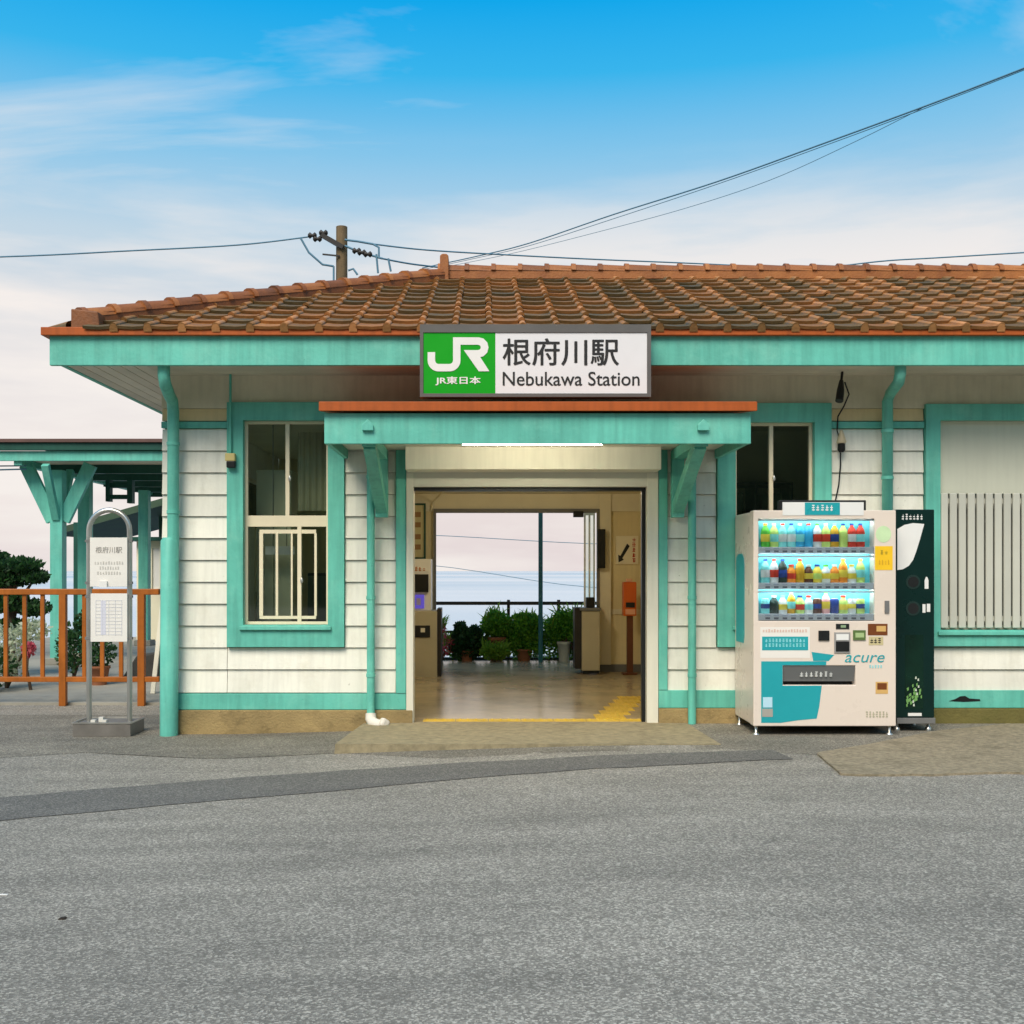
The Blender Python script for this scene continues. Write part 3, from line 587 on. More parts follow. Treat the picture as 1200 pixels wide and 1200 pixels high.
# left slope and the tiles beyond the picture's right edge, one mass
lm = Matrix(((0,1,0,0),(-1,0,0,0),(0,0,1,0),(0,0,0,1)))     # local x -> -Y, local y -> +X
sl2 = MB(); yv = -0.6
while yv < yb+0.2:
    for r in range(NR):
        s0 = r*CO-0.015; c = Vector((E0.x+(s0+0.15)*math.cos(PIT), yv, 0))
        if (c-q1).dot(n1) > 0.1 or (c - Vector((E0.x, yb, 0))).dot(Vector((1, 1, 0)).normalized()) > 0.1: continue
        M = Matrix.Translation((E0.x+s0*math.cos(PIT), yv, 3.395+s0*math.sin(PIT))) @ lm @ rx
        o = len(sl2.v); sl2.v += [tuple(M @ Vector(v)) for v in TB.v]
        for f, mi, sm in zip(TB.f, TB.mi, TB.sm): sl2.f.append([o+i for i in f]); sl2.mi.append(mi); sl2.sm.append(sm)
    yv += TW
o = sl2.build('roof_tiles_side', [TILE_P, TILE_R], roof); o['kind'] = 'stuff'
bm = bmesh.new(); bm.from_mesh(o.data); off = wloc(o)
bmesh.ops.bisect_plane(bm, geom=bm.verts[:] + bm.edges[:] + bm.faces[:], plane_co=q1-off, plane_no=n1, clear_outer=True); bm.to_mesh(o.data); bm.free()
o = stuffF.build('roof_tiles_far', [TILE_P, TILE_R], roof); o['kind'] = 'stuff'
bm = bmesh.new(); bm.from_mesh(o.data); off = wloc(o)
bmesh.ops.bisect_plane(bm, geom=bm.verts[:] + bm.edges[:] + bm.faces[:], plane_co=q2-off, plane_no=n2, clear_inner=True); bm.to_mesh(o.data); bm.free()
# ridge and hip caps: overlapping half-round tiles over a bedding course
def cap_mesh():
    b = MB(); n = 9; L = 0.33
    for v0, v1, r0, r1 in ((0, 0.05, 0.118, 0.116), (0.05, L, 0.104, 0.098)):
        ring = lambda v, r: [(r*math.cos(math.pi*k/(n-1)), v, r*0.82*math.sin(math.pi*k/(n-1))) for k in range(n)]
        A, B_ = ring(v0, r0), ring(v1, r1); b.add(A + B_, [(k, k+1, n+k+1, n+k) for k in range(n-1)], True)
        b.add(A + [(0.0, v0, 0)], [(k+1, k, n) for k in range(n-1)]); b.add(B_ + [(0.0, v1, 0)], [(k, k+1, n) for k in range(n-1)])
    return b
CB = cap_mesh(); cme = bpy.data.meshes.new('ridge_tile'); cme.from_pydata(CB.v, [], CB.f); cme.materials.append(TILE_C); cme.polygons.foreach_set('use_smooth', CB.sm)
def caps(p0, p1, lift):
    p0, p1 = Vector(p0), Vector(p1); d = p1-p0; n = max(1, round(d.length/0.30)); y = d.normalized(); x = y.cross(Vector((0,0,1))).normalized(); z = x.cross(y)
    for i in range(n):
        q = p0 + d*(i/n) + z*lift
        M = Matrix(((x.x,y.x,z.x,q.x),(x.y,y.y,z.y,q.y),(x.z,y.z,z.z,q.z),(0,0,0,1))) @ Matrix.Rotation(R(-1.6)+random.uniform(-0.01, 0.01), 4, 'X')
        t = bpy.data.objects.new('ridge_tile', cme); COL.objects.link(t); t.parent = roof; t.matrix_local = Matrix.Translation(-rw) @ M
    MB().bar(p0+z*0.02, p1+z*0.02, 0.19, 0.12).build('ridge_bedding', TILE_C, roof)
hipT = Vector((E0.x+RUN, 2.5, zt)); h0 = Vector((E0.x, E0.y, 3.39))
caps(h0 + (hipT-h0)*0.075, h0 + (hipT-h0)*0.985, 0.058)
caps((hipT.x-0.10, 2.5, zt+0.03), (EXR-RUN, 2.5, zt+0.03), 0.055)
pz = PZ(297, 2.35); b = MB().plate([(PX(515.5,2.35), 4.62), (PX(526,2.35), 4.62), (PX(525.5,2.35), pz-0.02), (PX(523,2.35), pz), (PX(518,2.35), pz), (PX(515.5,2.35), pz-0.02)], 2.35, 2.66)
b.build('ridge_end_ornament', TILE_C, roof, 0.01)
hq = h0 + (hipT-h0)*0.07; MB().plate([(hq.x-0.03, 3.40), (hq.x+0.22, 3.40), (hq.x+0.20, hq.z+0.10), (hq.x-0.03, hq.z+0.125)], hq.y-0.10, hq.y+0.14).build('hip_end_block', TILE_C, roof, 0.01)
# porch canopy
CYf = -1.25
can = box('porch_canopy', PX(380,CYf), PX(880,CYf), CYf, CYf+0.045, PZ(520,CYf), PZ(484,CYf), GREEN, BLD, 0.004)
cx0, cx1 = PX(380,CYf), PX(880,CYf); cz = PZ(484,CYf)
for a in (cx0, cx1-0.04): box('side_fascia', a, a+0.04, CYf+0.046, -0.05, PZ(520,CYf)+0.003, cz, GREEN, can, 0.003)
b = MB(); t0, t1 = PX(373.5,CYf-0.06), PX(887.5,CYf-0.06); za, zb_ = PZ(481.5,CYf-0.06), PZ(470.5,CYf-0.06)
b.add([(t0,CYf-0.06,za),(t1,CYf-0.06,za),(t1,CYf-0.06,zb_),(t0,CYf-0.06,zb_),(t0,-0.047,za+0.14),(t1,-0.047,za+0.14),(t1,-0.047,zb_+0.16),(t0,-0.047,zb_+0.16)], [(0,1,2,3),(1,5,6,2),(4,0,3,7),(3,2,6,7),(0,4,5,1)])
b.build('canopy_roof', RUST, can, 0.004)
box('canopy_soffit', cx0+0.041, cx1-0.041, CYf+0.046, -0.05, 2.47, 2.49, CREAM2, can)
box('shutter_box', PX(475,-0.35), PX(775,-0.35), -0.35, -0.052, PZ(550,-0.35), 2.468, CREAM2, can, 0.004)
for pf, ph in ((448, 432), (793, 826)):
    xf = PX(pf, -0.05); g = MB()
    g.box(xf-0.055, xf+0.055, -0.13, -0.047, PZ(607), 2.46)
    g.box(xf-0.055, xf+0.055, CYf+0.05, -0.135, 2.375, 2.465)
    g.bar((xf, -0.10, PZ(597)), (xf, CYf+0.12, 2.40), 0.10, 0.10, (1, 0, 0))
    g.build('bracket', GREEN, can, 0.004)
    MB().plate([(xf-0.045, 2.49),(xf+0.045, 2.49),(xf+0.045, 2.535),(xf, 2.58),(xf-0.045, 2.535)], CYf-0.035, CYf-0.001).build('bracket_end', GREEN, can, 0.004)
    MB().tube([(xf, -0.60, 2.28-0.10), (xf, -0.64, 2.28-0.14)], 0.018, 8).build('bolt', GREYM, can)
# downpipes
def downpipe(path, r, extra=None):
    b = MB().tube(path, r, 12); o = b.build('downpipe', GREEN, BLD); return o
o = downpipe([P3(192,424,-0.62), P3(192,440,-0.62), P3(193.5,450,-0.58), P3(198,462,-0.30), P3(202,470,-0.17), (PX(203,-0.12),-0.12,PZ(482,-0.12)), (PX(203,-0.12),-0.12,PZ(640,-0.12))], 0.052)
MB().tube([(PX(199,-0.12),-0.12,PZ(630,-0.12)), (PX(199,-0.12),-0.12,PZ(634,-0.12)), (PX(198,-0.12),-0.12,PZ(862,-0.12))], [0.06, 0.080, 0.080], 14).build('guard_pipe', GREEN, o)
b = MB()
for py in (520, 600): b.tube([(PX(203,-0.12),-0.12,PZ(py+2,-0.12)), (PX(203,-0.12),-0.12,PZ(py-2,-0.12))], 0.058, 12); b.box(PX(203)-0.008, PX(203)+0.008, -0.09, -0.015, PZ(py+1), PZ(py-1))
b.build('pipe_clip', GREEN, o)
o = downpipe([P3(1055,424,-0.62), P3(1055,438,-0.62), P3(1053,448,-0.55), P3(1044,460,-0.22), (PX(1040,-0.11),-0.11,PZ(470,-0.11)), (PX(1040,-0.11),-0.11,-0.004)], 0.048)
b = MB()
for py in (505, 560): b.tube([(PX(1040,-0.11),-0.11,PZ(py+2,-0.11)), (PX(1040,-0.11),-0.11,PZ(py-2,-0.11))], 0.054, 12); b.box(PX(1040)-0.008, PX(1040)+0.008, -0.08, -0.015, PZ(py+1), PZ(py-1))
b.build('pipe_clip', GREEN, o)
for p, zf in ((434.5, -0.02), (811, 0.0)):
    q = PX(p, -0.10); o = downpipe([(q, -0.10, 2.45), (q, -0.10, zf)], 0.036)
    b = MB()
    for py in (560, 700, 790): b.tube([(q,-0.10,PZ(py+2)), (q,-0.10,PZ(py-2))], 0.042, 10); b.box(q-0.007, q+0.007, -0.07, -0.015, PZ(py+1), PZ(py-1))
    b.build('pipe_clip', GREEN, o)
# interior shell: partitions, ceiling
b = MB(); PLX, PRX = -1.36, 2.22
box('partition', PLX-0.08, PLX, 0.141, 4.999, -0.12, 2.42, INWALL, BLD); box('partition', PRX, PRX+0.08, 0.141, 4.999, -0.12, 2.42, INWALL, BLD)
box('ceiling', PLX+0.001, PRX-0.001, 0.141, 4.999, 2.42, 2.46, INCEIL, BLD)
box('room_ceiling', XL+0.13, PLX-0.081, 0.141, 4.999, 2.9, 2.94, ROOMW, BLD); box('room_ceiling', PRX+0.081, XR-0.13, 0.141, 4.999, 2.9, 2.94, ROOMW, BLD)
box('room_partition', PRX+0.081, 6.0, 2.0, 2.06, -0.12, 2.899, ROOMW, BLD)
box('room_floor', XL+0.13, PLX-0.081, 0.141, 4.99, -0.2, -0.01, ROOMD, BLD); box('room_floor', PRX+0.19, XR-0.13, 0.141, 4.99, -0.2, 0.0, ROOMD, BLD)
box('wainscot', PRX-0.02, PRX-0.001, 0.25, 4.99, 0.0, 0.10, GREYM, BLD); box('wainscot', PX(703,4.97), PRX-0.021, 4.975, 4.999, 0.0, 0.10, GREYM, BLD)
box('dado_rail', PX(716,4.97), PRX-0.022, 4.985, 4.999, PZ(720,4.97), PZ(714,4.97), INCEIL, BLD)
box('pilaster', PX(702,4.94), PX(716,4.94), 4.93, 4.999, 0.10, 2.419, INCEIL, BLD, 0.003)
box('head_board', PLX+0.002, PRX-0.002, 4.96, 4.99, PZ(600,4.96)+0.01, 2.419, INCEIL, BLD)
b = MB().holes(PX(508,4.9), PX(703,4.9), 0.0, PZ(597,4.9)+0.01, 4.915, 4.955, [(PX(511,4.9), PX(699.5,4.9), -1, PZ(601,4.9))]).build('door_frame', GREYM, BLD)
# folded-back glazed sliding door at the rear opening
dr = MB().holes(PX(684,5.3), PX(697,5.3), PZ(711,5.3), PZ(600,5.3), 5.25, 5.29, [(PX(686,5.3), PX(689.5,5.3), PZ(708,5.3), PZ(604,5.3)), (PX(691.5,5.3), PX(695,5.3), PZ(708,5.3), PZ(604,5.3))]).build('sliding_door', WHITE, BLD, 0.002, weld=True)
for a, c in ((686, 689.5), (691.5, 695)): box('pane', PX(a,5.3), PX(c,5.3), 5.268, 5.272, PZ(708,5.3), PZ(604,5.3), GLASS, dr)
# ------------------------------------------------------------------ name board over the door
SY = -0.95; sx0, sx1, sz0, sz1 = PX(492,SY), PX(763,SY), PZ(465,SY), PZ(380,SY)
SG = thing('station_name_sign', ((sx0+sx1)/2, SY+0.06, sz0), 'green and white station name board hung on the eaves above the entrance canopy', 'sign')
b = MB().holes(sx0, sx1, sz0, sz1, SY, SY+0.12, [(PX(496,SY), PX(758.5,SY), PZ(461,SY), PZ(389.5,SY))]); b.box(sx0+0.004, sx1-0.004, SY+0.05, SY+0.115, sz0+0.004, sz1-0.004); b.build('sign_frame', SIGNF, SG)
fx0, fz0, fz1 = PX(496,SY)+0.001, PZ(461,SY)+0.001, PZ(389.5,SY)-0.001; fm = PX(580.5,SY); fx1 = PX(758.5,SY)-0.001
ga = box('green_face', fx0, fm, SY+0.008, SY+0.049, fz0, fz1, JRG, SG); wa = box('white_face', fm+0.0005, fx1, SY+0.008, SY+0.049, fz0, fz1, SIGNW, SG)
for a in (sx0+0.25, sx1-0.25): MB().box(a, a+0.05, SY+0.121, EY-0.001, 3.14, 3.20).box(a, a+0.05, SY+0.121, EY-0.001, 3.28, 3.33).build('hanger', GREYM, SG)
# the JR mark as one ribbon (J sweeping into R) plus the leg
def S2(u, v): return (PX(480+u/4, SY), PZ(370+v/4, SY))
def arc(cx, cy, r, a0, a1, n=6): return [(cx+r*math.cos(R(a0+(a1-a0)*i/n)), cy+r*math.sin(R(a0+(a1-a0)*i/n))) for i in range(n+1)]
pth = [(102,170),(102,208)] + arc(136,209,34,180,90) + arc(187,209,34,90,0) + [(221,118),(318,118)] + arc(322,148,30,-90,90) + [(290,178)]
def ribbon(path, w):
    V = [Vector(p) for p in path]; Lp, Rp = [], []
    for i, p in enumerate(V):
        if i == 0: nn = (V[1]-p).normalized()
        elif i == len(V)-1: nn = (p-V[i-1]).normalized()
        else: nn = ((p-V[i-1]).normalized() + (V[i+1]-p).normalized()).normalized()
        k = 1.0 if i in (0, len(V)-1) else 1/max(0.5, nn.dot((p-V[i-1]).normalized()))
        o = Vector((-nn.y, nn.x))*w/2*k; Lp.append(p+o); Rp.append(p-o)
    return Lp, Rp
b = MB(); Lp, Rp = ribbon(pth, 35)
for i in range(len(Lp)-1):
    q = [S2(*Lp[i]), S2(*Lp[i+1]), S2(*Rp[i+1]), S2(*Rp[i])]
    b.add([(x, SY+0.004, z) for x, z in q], [(0,1,2,3)])
b.add([(x, SY+0.0035, z) for x, z in (S2(254,160.5), S2(310,160.5), S2(374,260), S2(324,260))], [(3,2,1,0)])
b.build('emblem', WHITE, ga)
a, c = S2(122, 325); d_, e_ = S2(332, 285); text('JR東日本', a, d_, c, e_, SY+0.006, WHITE, ga, bold=0.002)
a, c = S2(438, 232); d_, e_ = S2(980, 106); text('根府川駅', a, d_, c, e_, SY+0.006, INK, wa, bold=0.0035)
a, c = S2(437, 327); d_, e_ = S2(1078, 262); text('Nebukawa Station', a, d_, c, e_, SY+0.006, INK, wa, bold=0.0012)

# ------------------------------------------------------------------ fluorescent lamp under the canopy
LT = thing('fluorescent_lamp', (PX(623,-1.1), -1.1, 2.39), 'lit fluorescent tube lamp fixed under the entrance canopy', 'lamp')
box('housing', PX(538,-1.1), PX(709,-1.1), -1.14, -1.06, 2.432, 2.469, WHITE, LT, 0.004)
MB().tube([(PX(542,-1.1),-1.10,2.408), (PX(705,-1.1),-1.10,2.408)], 0.015, 10).build('tube', TUBE, LT)
for p in (540, 705): box('socket', PX(p,-1.1), PX(p+2,-1.1), -1.115, -1.085, 2.39, 2.4315, WHITE, LT)

# ------------------------------------------------------------------ vending machine
VY = -0.78
def vx(p): return PX(p, VY)
def vz(p): return PZ(p, VY)
VM = thing('vending_machine', (vx(967), -0.42, 0), 'cream and teal drinks vending machine with three lit shelves of bottles', 'vending machine')
body = box('cabinet', vx(884), vx(1049.5), -0.66, -0.06, 0.075, vz(599), VEND, VM, 0.012)
CASE = (vx(889), vx(1024.5), vz(727.5), vz(608)); SLOT = (vx(917.5), vx(1002.5), vz(803), vz(780))
dm = MB().holes(vx(883), vx(1050), vz(851), vz(598), VY, -0.662, [CASE, SLOT]); dm = dm.build('front_door', VEND, VM, 0.006, weld=True)
b = MB(); sg_ = [(-0.12, vz(757)), (-0.40, vz(757)), (-0.43, vz(749)), (-0.43, vz(662)), (-0.41, vz(653)), (-0.35, vz(648)), (-0.20, vz(648)), (-0.12, vz(653))]
b.add([(vx(884)-0.003, y, z) for y, z in sg_] + [(vx(884)-0.0004, y, z) for y, z in sg_], [tuple(range(8))] + [(i, i+8, (i+1)%8+8, (i+1)%8) for i in range(8)]); b.build('side_graphic', TEAL, body)
bk = box('display_back', CASE[0], CASE[1], -0.668, -0.6625, CASE[2], CASE[3], TEALB, VM)
rows = [(608, 641, 649), (651, 683, 691), (692.5, 719.5, 727)]
cols_b = {'green': (0.10, 0.50, 0.06), 'aqua': (0.25, 0.75, 0.75), 'sky': (0.05, 0.42, 0.70), 'white': (0.75, 0.78, 0.76), 'amber': (0.62, 0.36, 0.03), 'lime': (0.55, 0.75, 0.20), 'red': (0.60, 0.05, 0.03),
          'pink': (0.80, 0.42, 0.40), 'orange': (0.80, 0.26, 0.03), 'brown': (0.10, 0.04, 0.02), 'navy': (0.03, 0.06, 0.25), 'black': (0.03, 0.05, 0.04), 'yellow': (0.80, 0.62, 0.08)}
BMAT = {k: mat('drink_' + k, v, 0.22, 0.05, 9) for k, v in cols_b.items()}
def bottle_mesh(kind):
    b = MB()
    if kind == 'tall': b.lathe([(0.026,0),(0.029,0.01),(0.029,0.07),(0.027,0.078),(0.029,0.086),(0.029,0.125),(0.024,0.15),(0.012,0.175),(0.011,0.185)], (0,0,0), 12); b.cur = 1; b.lathe([(0.0135,0.185),(0.0135,0.203)], (0,0,0), 10); b.cur = 2; b.lathe([(0.0295,0.045),(0.0298,0.05),(0.0298,0.105),(0.0295,0.11)], (0,0,0), 12)
    elif kind == 'small': b.lathe([(0.025,0),(0.028,0.008),(0.028,0.075),(0.024,0.1),(0.014,0.12),(0.013,0.128)], (0,0,0), 12); b.cur = 1; b.lathe([(0.0155,0.128),(0.0155,0.145)], (0,0,0), 10); b.cur = 2; b.lathe([(0.0285,0.03),(0.0288,0.034),(0.0288,0.07),(0.0285,0.074)], (0,0,0), 12)
    else: b.lathe([(0.022,0),(0.026,0.008),(0.026,0.108),(0.021,0.118)], (0,0,0), 12); b.cur = 1; b.lathe([(0.021,0.1182),(0.019,0.120)], (0,0,0), 10); b.cur = 2; b.lathe([(0.0263,0.04),(0.0266,0.042),(0.0266,0.075),(0.0263,0.077)], (0,0,0), 12)
    return b
lay = [('tall', 'green lime aqua aqua sky sky white lime amber lime red red'.split()), ('tall', 'aqua white black orange amber brown yellow white orange orange white lime'.split()), ('small', 'aqua black white amber lime white brown pink navy lime white lime'.split())]
caplab = ['white', 'green', 'navy', 'red', 'orange', 'white', 'aqua', 'yellow']
rv = random.Random(5)
for ri, (ya, yb_, yc) in enumerate(rows):
    sh = box('shelf', CASE[0]+0.001, CASE[1]-0.001, VY+0.012, -0.669, vz(yc), vz(yb_), SHELF, VM, 0.002)
    b = MB(); st = MB()
    for i in range(12):
        cx = vx(900 + i*10.1); b.box(cx-0.019, cx+0.019, VY+0.0085, VY+0.0125, vz(yb_+6.2), vz(yb_+4.0)); st.box(cx-0.022, cx+0.022, VY+0.009, VY+0.0125, vz(yb_+2.6), vz(yb_+1.0))
    b.build('select_button', mat('button_grey', (0.22, 0.23, 0.28), 0.35), sh); st.build('price_strip', mat('price_ink', (0.62, 0.68, 0.82), 0.5), sh)
    box('light_strip', CASE[0]+0.02, CASE[1]-0.02, VY+0.030, VY+0.040, vz(ya)-0.011, vz(ya)-0.003, STRIP, VM); box('valance', CASE[0]+0.001, CASE[1]-0.001, VY+0.022, VY+0.026, vz(ya)-0.016, vz(ya)-0.0005, SHELF, VM)
    kind0, cl = lay[ri]
    for i, cn in enumerate(cl):
        kind = kind0 if ri == 0 else rv.choice(['tall', 'small', 'can'] if ri == 1 else ['small', 'can', 'can', 'tall'])
        m = bottle_mesh(kind); sc = 0.93 if (kind == 'tall' and ri < 2) else (0.86 if kind == 'tall' else 1.0)
        cx = vx(899.5 + i*10.2); cz0 = vz(yb_)+0.001
        m.v = [(x*1.42*sc+cx, y*1.15*sc-0.706, z*sc*1.06+cz0) for x, y, z in m.v]
        m.build('sample_drink', [BMAT[cn], BMAT[rv.choice(caplab)], BMAT[rv.choice(['white', 'white', 'lime', 'red', 'navy', 'yellow', cn, 'aqua'])]], VM)
box('display_pane', CASE[0], CASE[1], VY+0.002, VY+0.005, CASE[2], CASE[3], GLASS_C, VM)
# header on top
hd = box('header', vx(914), vx(1015.5), VY+0.01, VY+0.09, vz(605)+0.04, vz(586), DARK, VM, 0.005)
hp = VY-0.004
hx = MB().box(vx(917), vx(1012), hp, VY+0.009, vz(604), vz(588.5)).build('header_panel', WHITE, hd)
box('header_print', vx(943), vx(984), hp-0.002, hp-0.0003, vz(603.5), vz(589), TEAL, hd)
glyphs(vx(950), vx(977), vz(599), vz(592), hp-0.0035, 5, WHITE, hd, rv)
# controls and prints on the lower front
def dec(name, p0, p1, q0, q1, m, t=0.002, par=None): return box(name, vx(p0), vx(p1), VY-t, VY-0.0003, vz(q1), vz(q0), m, par or dm)
pf = flat('pale_frame', (0.78, 0.74, 0.68))
dec('notice_frame', 891, 949, 735, 771, pf, 0.0015); dec('notice', 893, 947, 746, 762, TEAL, 0.003)
for q in (750.5, 756): glyphs(vx(896), vx(944), vz(q+2.2), vz(q-1.8), VY-0.0045, 12, flat('aqua', (0.30, 0.68, 0.70)), dm, rv)
glyphs(vx(893), vx(946), vz(741), vz(737.5), VY-0.0035, 16, flat('rose', (0.66, 0.42, 0.34)), dm, rv)
dec('bill_slot', 959, 971.5, 739, 750.5, DARK, 0.012); dec('display', 979.5, 995, 731, 737, DARK, 0.006); dec('display_digits', 985, 991, 732.5, 735.5, flat('led', (0.25, 0.35, 0.2)), 0.008)
cp = dec('coin_panel', 977.5, 996, 741, 765, flat('coin_grey', (0.30, 0.29, 0.28)), 0.010); dec('coin_plate', 979.5, 994, 743, 750, WHITE, 0.014); dec('coin_return', 979, 994.5, 751.5, 763, DARK, 0.016)
dec('card_reader', 999.5, 1014, 738.5, 750, flat('olive', (0.10, 0.16, 0.05)), 0.010); dec('reader_mark', 1002, 1012, 741.5, 747, flat('leaf', (0.36, 0.48, 0.22)), 0.012)
dec('sticker', 1017, 1040, 731, 744.5, BROWN); dec('sticker_print', 1027, 1038, 733.5, 740, TAN, 0.0035); dec('sticker', 1018, 1035, 746, 756, flat('straw', (0.55, 0.47, 0.26))); glyphs(vx(1019), vx(1033), vz(754), vz(748), VY-0.0035, 3, INK, dm, rv)
text('acure', vx(990), vx(1036.5), vz(776), vz(767.5), VY-0.003, TEAL, dm, shear=0.25, fat=-0.004)
glyphs(vx(1018), vx(1034), vz(783), vz(779.5), VY-0.003, 5, flat('aqua', (0.3, 0.6, 0.6)), dm, rv)
dec('sticker', 1026, 1040.5, 799, 813, TAN); dec('sticker_print', 1028, 1039, 800.5, 808, BROWN, 0.0035)
glyphs(vx(1014), vx(1041), vz(841), vz(834), VY-0.003, 7, flat('khaki', (0.42, 0.40, 0.28)), dm, rv)
b = MB(); b.plate([(vx(953),vz(774.5)), (vx(971),vz(774.5)), (vx(977.5),vz(767.5)), (vx(951),vz(764))], VY-0.002, VY-0.0003); b.plate([(vx(892),vz(847)), (vx(915),vz(847)), (vx(935),vz(844)), (vx(957),vz(842)), (vx(960),vz(828)), (vx(963),vz(803.5)), (vx(917),vz(803.5)), (vx(917),vz(779.5)), (vx(968),vz(779.5)), (vx(968.5),vz(775)), (vx(892),vz(775))], VY-0.002, VY-0.0003)
b.build('teal_graphic', TEAL, dm)
fp = MB(); fp.add([(SLOT[0]+0.002,VY+0.035,SLOT[2]+0.03),(SLOT[1]-0.002,VY+0.035,SLOT[2]+0.03),(SLOT[1]-0.002,VY+0.006,SLOT[3]-0.002),(SLOT[0]+0.002,VY+0.006,SLOT[3]-0.002)], [(0,1,2,3)])
fl = fp.build('dispenser_flap', flat('flap_grey', (0.14, 0.145, 0.145)), VM); box('dispenser_well', SLOT[0], SLOT[1], -0.69, -0.663, SLOT[2], SLOT[3], DARK, VM)
glyphs(vx(937), vx(977), vz(793.5), vz(787.5), VY+0.0125, 7, flat('silver', (0.62, 0.63, 0.60)), fl, rv)
dec('sticker', 894, 905, 817, 829, flat('pale_blue', (0.45, 0.68, 0.78)), 0.004); dec('sticker', 893, 905.5, 830.5, 840, flat('stone', (0.36, 0.34, 0.30)), 0.004)
dec('lock', 1036.5, 1041.5, 704, 718, GREYM, 0.014)
dec('sticker', 1020.8+4.5, 1046, 640, 668, YELL); glyphs(vx(1031), vx(1041), vz(650), vz(645), VY-0.0035, 2, flat('mustard', (0.35, 0.25, 0.02)), dm, rv); glyphs(vx(1029), vx(1043), vz(662), vz(656), VY-0.0035, 4, flat('gold', (0.62, 0.34, 0.02)), dm, rv)
b = MB().plate([(vx(1025.5)+0.02+0.065*math.cos(a*math.pi/8)+0.05, vz(626)+0.07*math.sin(a*math.pi/8)) for a in range(16)], VY-0.002, VY-0.0003); b.build('sticker', LGREEN, dm)
b = MB()
for x in (vx(888), vx(1045)):
    for y in (VY+0.06, -0.12): b.lathe([(0.034,0),(0.034,0.008),(0.014,0.02),(0.014,0.08)], (x, y, gz(x)), 10).build('foot', STEEL, VM); b = MB()

# ------------------------------------------------------------------ recycling bin
BY = -0.56
def bx_(p): return PX(p, BY)
def bz_(p): return PZ(p, BY)
RB = thing('recycling_bin', (bx_(1072), BY+0.2, 0), 'tall dark green recycling bin with two round holes beside the vending machine', 'recycling bin')
bb = box('bin_body', bx_(1049.5)+0.002, bx_(1095), BY, -0.10, bz_(841), bz_(597), BING, RB, 0.006)
box('base_plate', bx_(1051), bx_(1096), BY-0.006, -0.11, bz_(848), bz_(841.3), GREYM, RB, 0.003)
def bdec(name, p0, p1, q0, q1, m, t=0.002): return box(name, bx_(p0), bx_(p1), BY-t, BY-0.0003, bz_(q1), bz_(q0), m, bb)
lp = [(1051.5,668),(1058,667),(1065,663),(1070,656),(1074,645),(1078,632),(1083,614),(1070,613),(1060,615),(1051.5,620)]
MB().plate([(bx_(x), bz_(y)) for x, y in lp], BY-0.002, BY-0.0003).build('white_graphic', WHITE, bb)
glyphs(bx_(1056), bx_(1082), bz_(609.5), bz_(602.5), BY-0.002, 6, WHITE, bb, rv)
for q in (682, 713):
    b = MB(); c = Vector((bx_(1070), BY-0.004, bz_(q))); b.tube([c, c+Vector((0, 0.0035, 0))], 0.062, 20); b.build('hole_rim', mat('bin_rim', (0.012, 0.03, 0.026), 0.4), bb)
    b = MB(); b.tube([c+Vector((0, -0.002, 0)), c+Vector((0, 0.001, 0))], 0.046, 20); b.build('hole', DARK, bb)
b = MB(); b.plate([(bx_(1083.5),bz_(690)),(bx_(1088),bz_(690)),(bx_(1088),bz_(680)),(bx_(1086.5),bz_(676)),(bx_(1085),bz_(676)),(bx_(1083.5),bz_(680))], BY-0.002, BY-0.0003); b.build('bottle_mark', WHITE, bb)
b = MB(); b.box(bx_(1081),bx_(1084.5),BY-0.002,BY-0.0003,bz_(718),bz_(708)); b.box(bx_(1086),bx_(1090),BY-0.002,BY-0.0003,bz_(717),bz_(707.5)); b.build('can_mark', WHITE, bb)
bdec('photo_panel', 1060.5, 1082, 744, 831, mat('bin_panel', (0.003, 0.02, 0.012), 0.25, 0.4, 4)); 
b = MB(); r6 = random.Random(9)
for _ in range(26):
    x = r6.uniform(1062, 1079); y = 829 - abs(r6.gauss(0, 16)); w_ = r6.uniform(1, 2.6)
    b.plate([(bx_(x),bz_(y)),(bx_(x+w_),bz_(y-1)),(bx_(x+w_*0.9),bz_(max(y-4.5, 776))),(bx_(x-0.6),bz_(max(y-3, 776)))], BY-0.004-0.00005*_, BY-0.0022)
b.build('panel_leaves', flat('leaf_print', (0.16, 0.34, 0.10)), bb)
b = MB()
for _ in range(7):
    x = r6.uniform(1064, 1078); y = r6.uniform(795, 828); b.plate([(bx_(x),bz_(y)),(bx_(x+2),bz_(y)),(bx_(x+1.6),bz_(y-3)),(bx_(x+0.2),bz_(y-2.6))], BY-0.006-0.00005*_, BY-0.0056)
b.build('panel_flecks', flat('fleck', (0.55, 0.6, 0.5)), bb)
bdec('label_plate', 1064, 1080, 835.5, 839, WHITE)
for p in (1054, 1091): MB().lathe([(0.026,0),(0.026,0.03),(0.014,0.04),(0.014,0.07)], (bx_(p), BY+0.06, gz(bx_(p))), 10).build('foot', STEEL, RB)
for p in (1054, 1091): MB().lathe([(0.026,0),(0.026,0.03),(0.014,0.04),(0.014,0.07)], (bx_(p), -0.16, gz(bx_(p))), 10).build('foot', STEEL, RB)

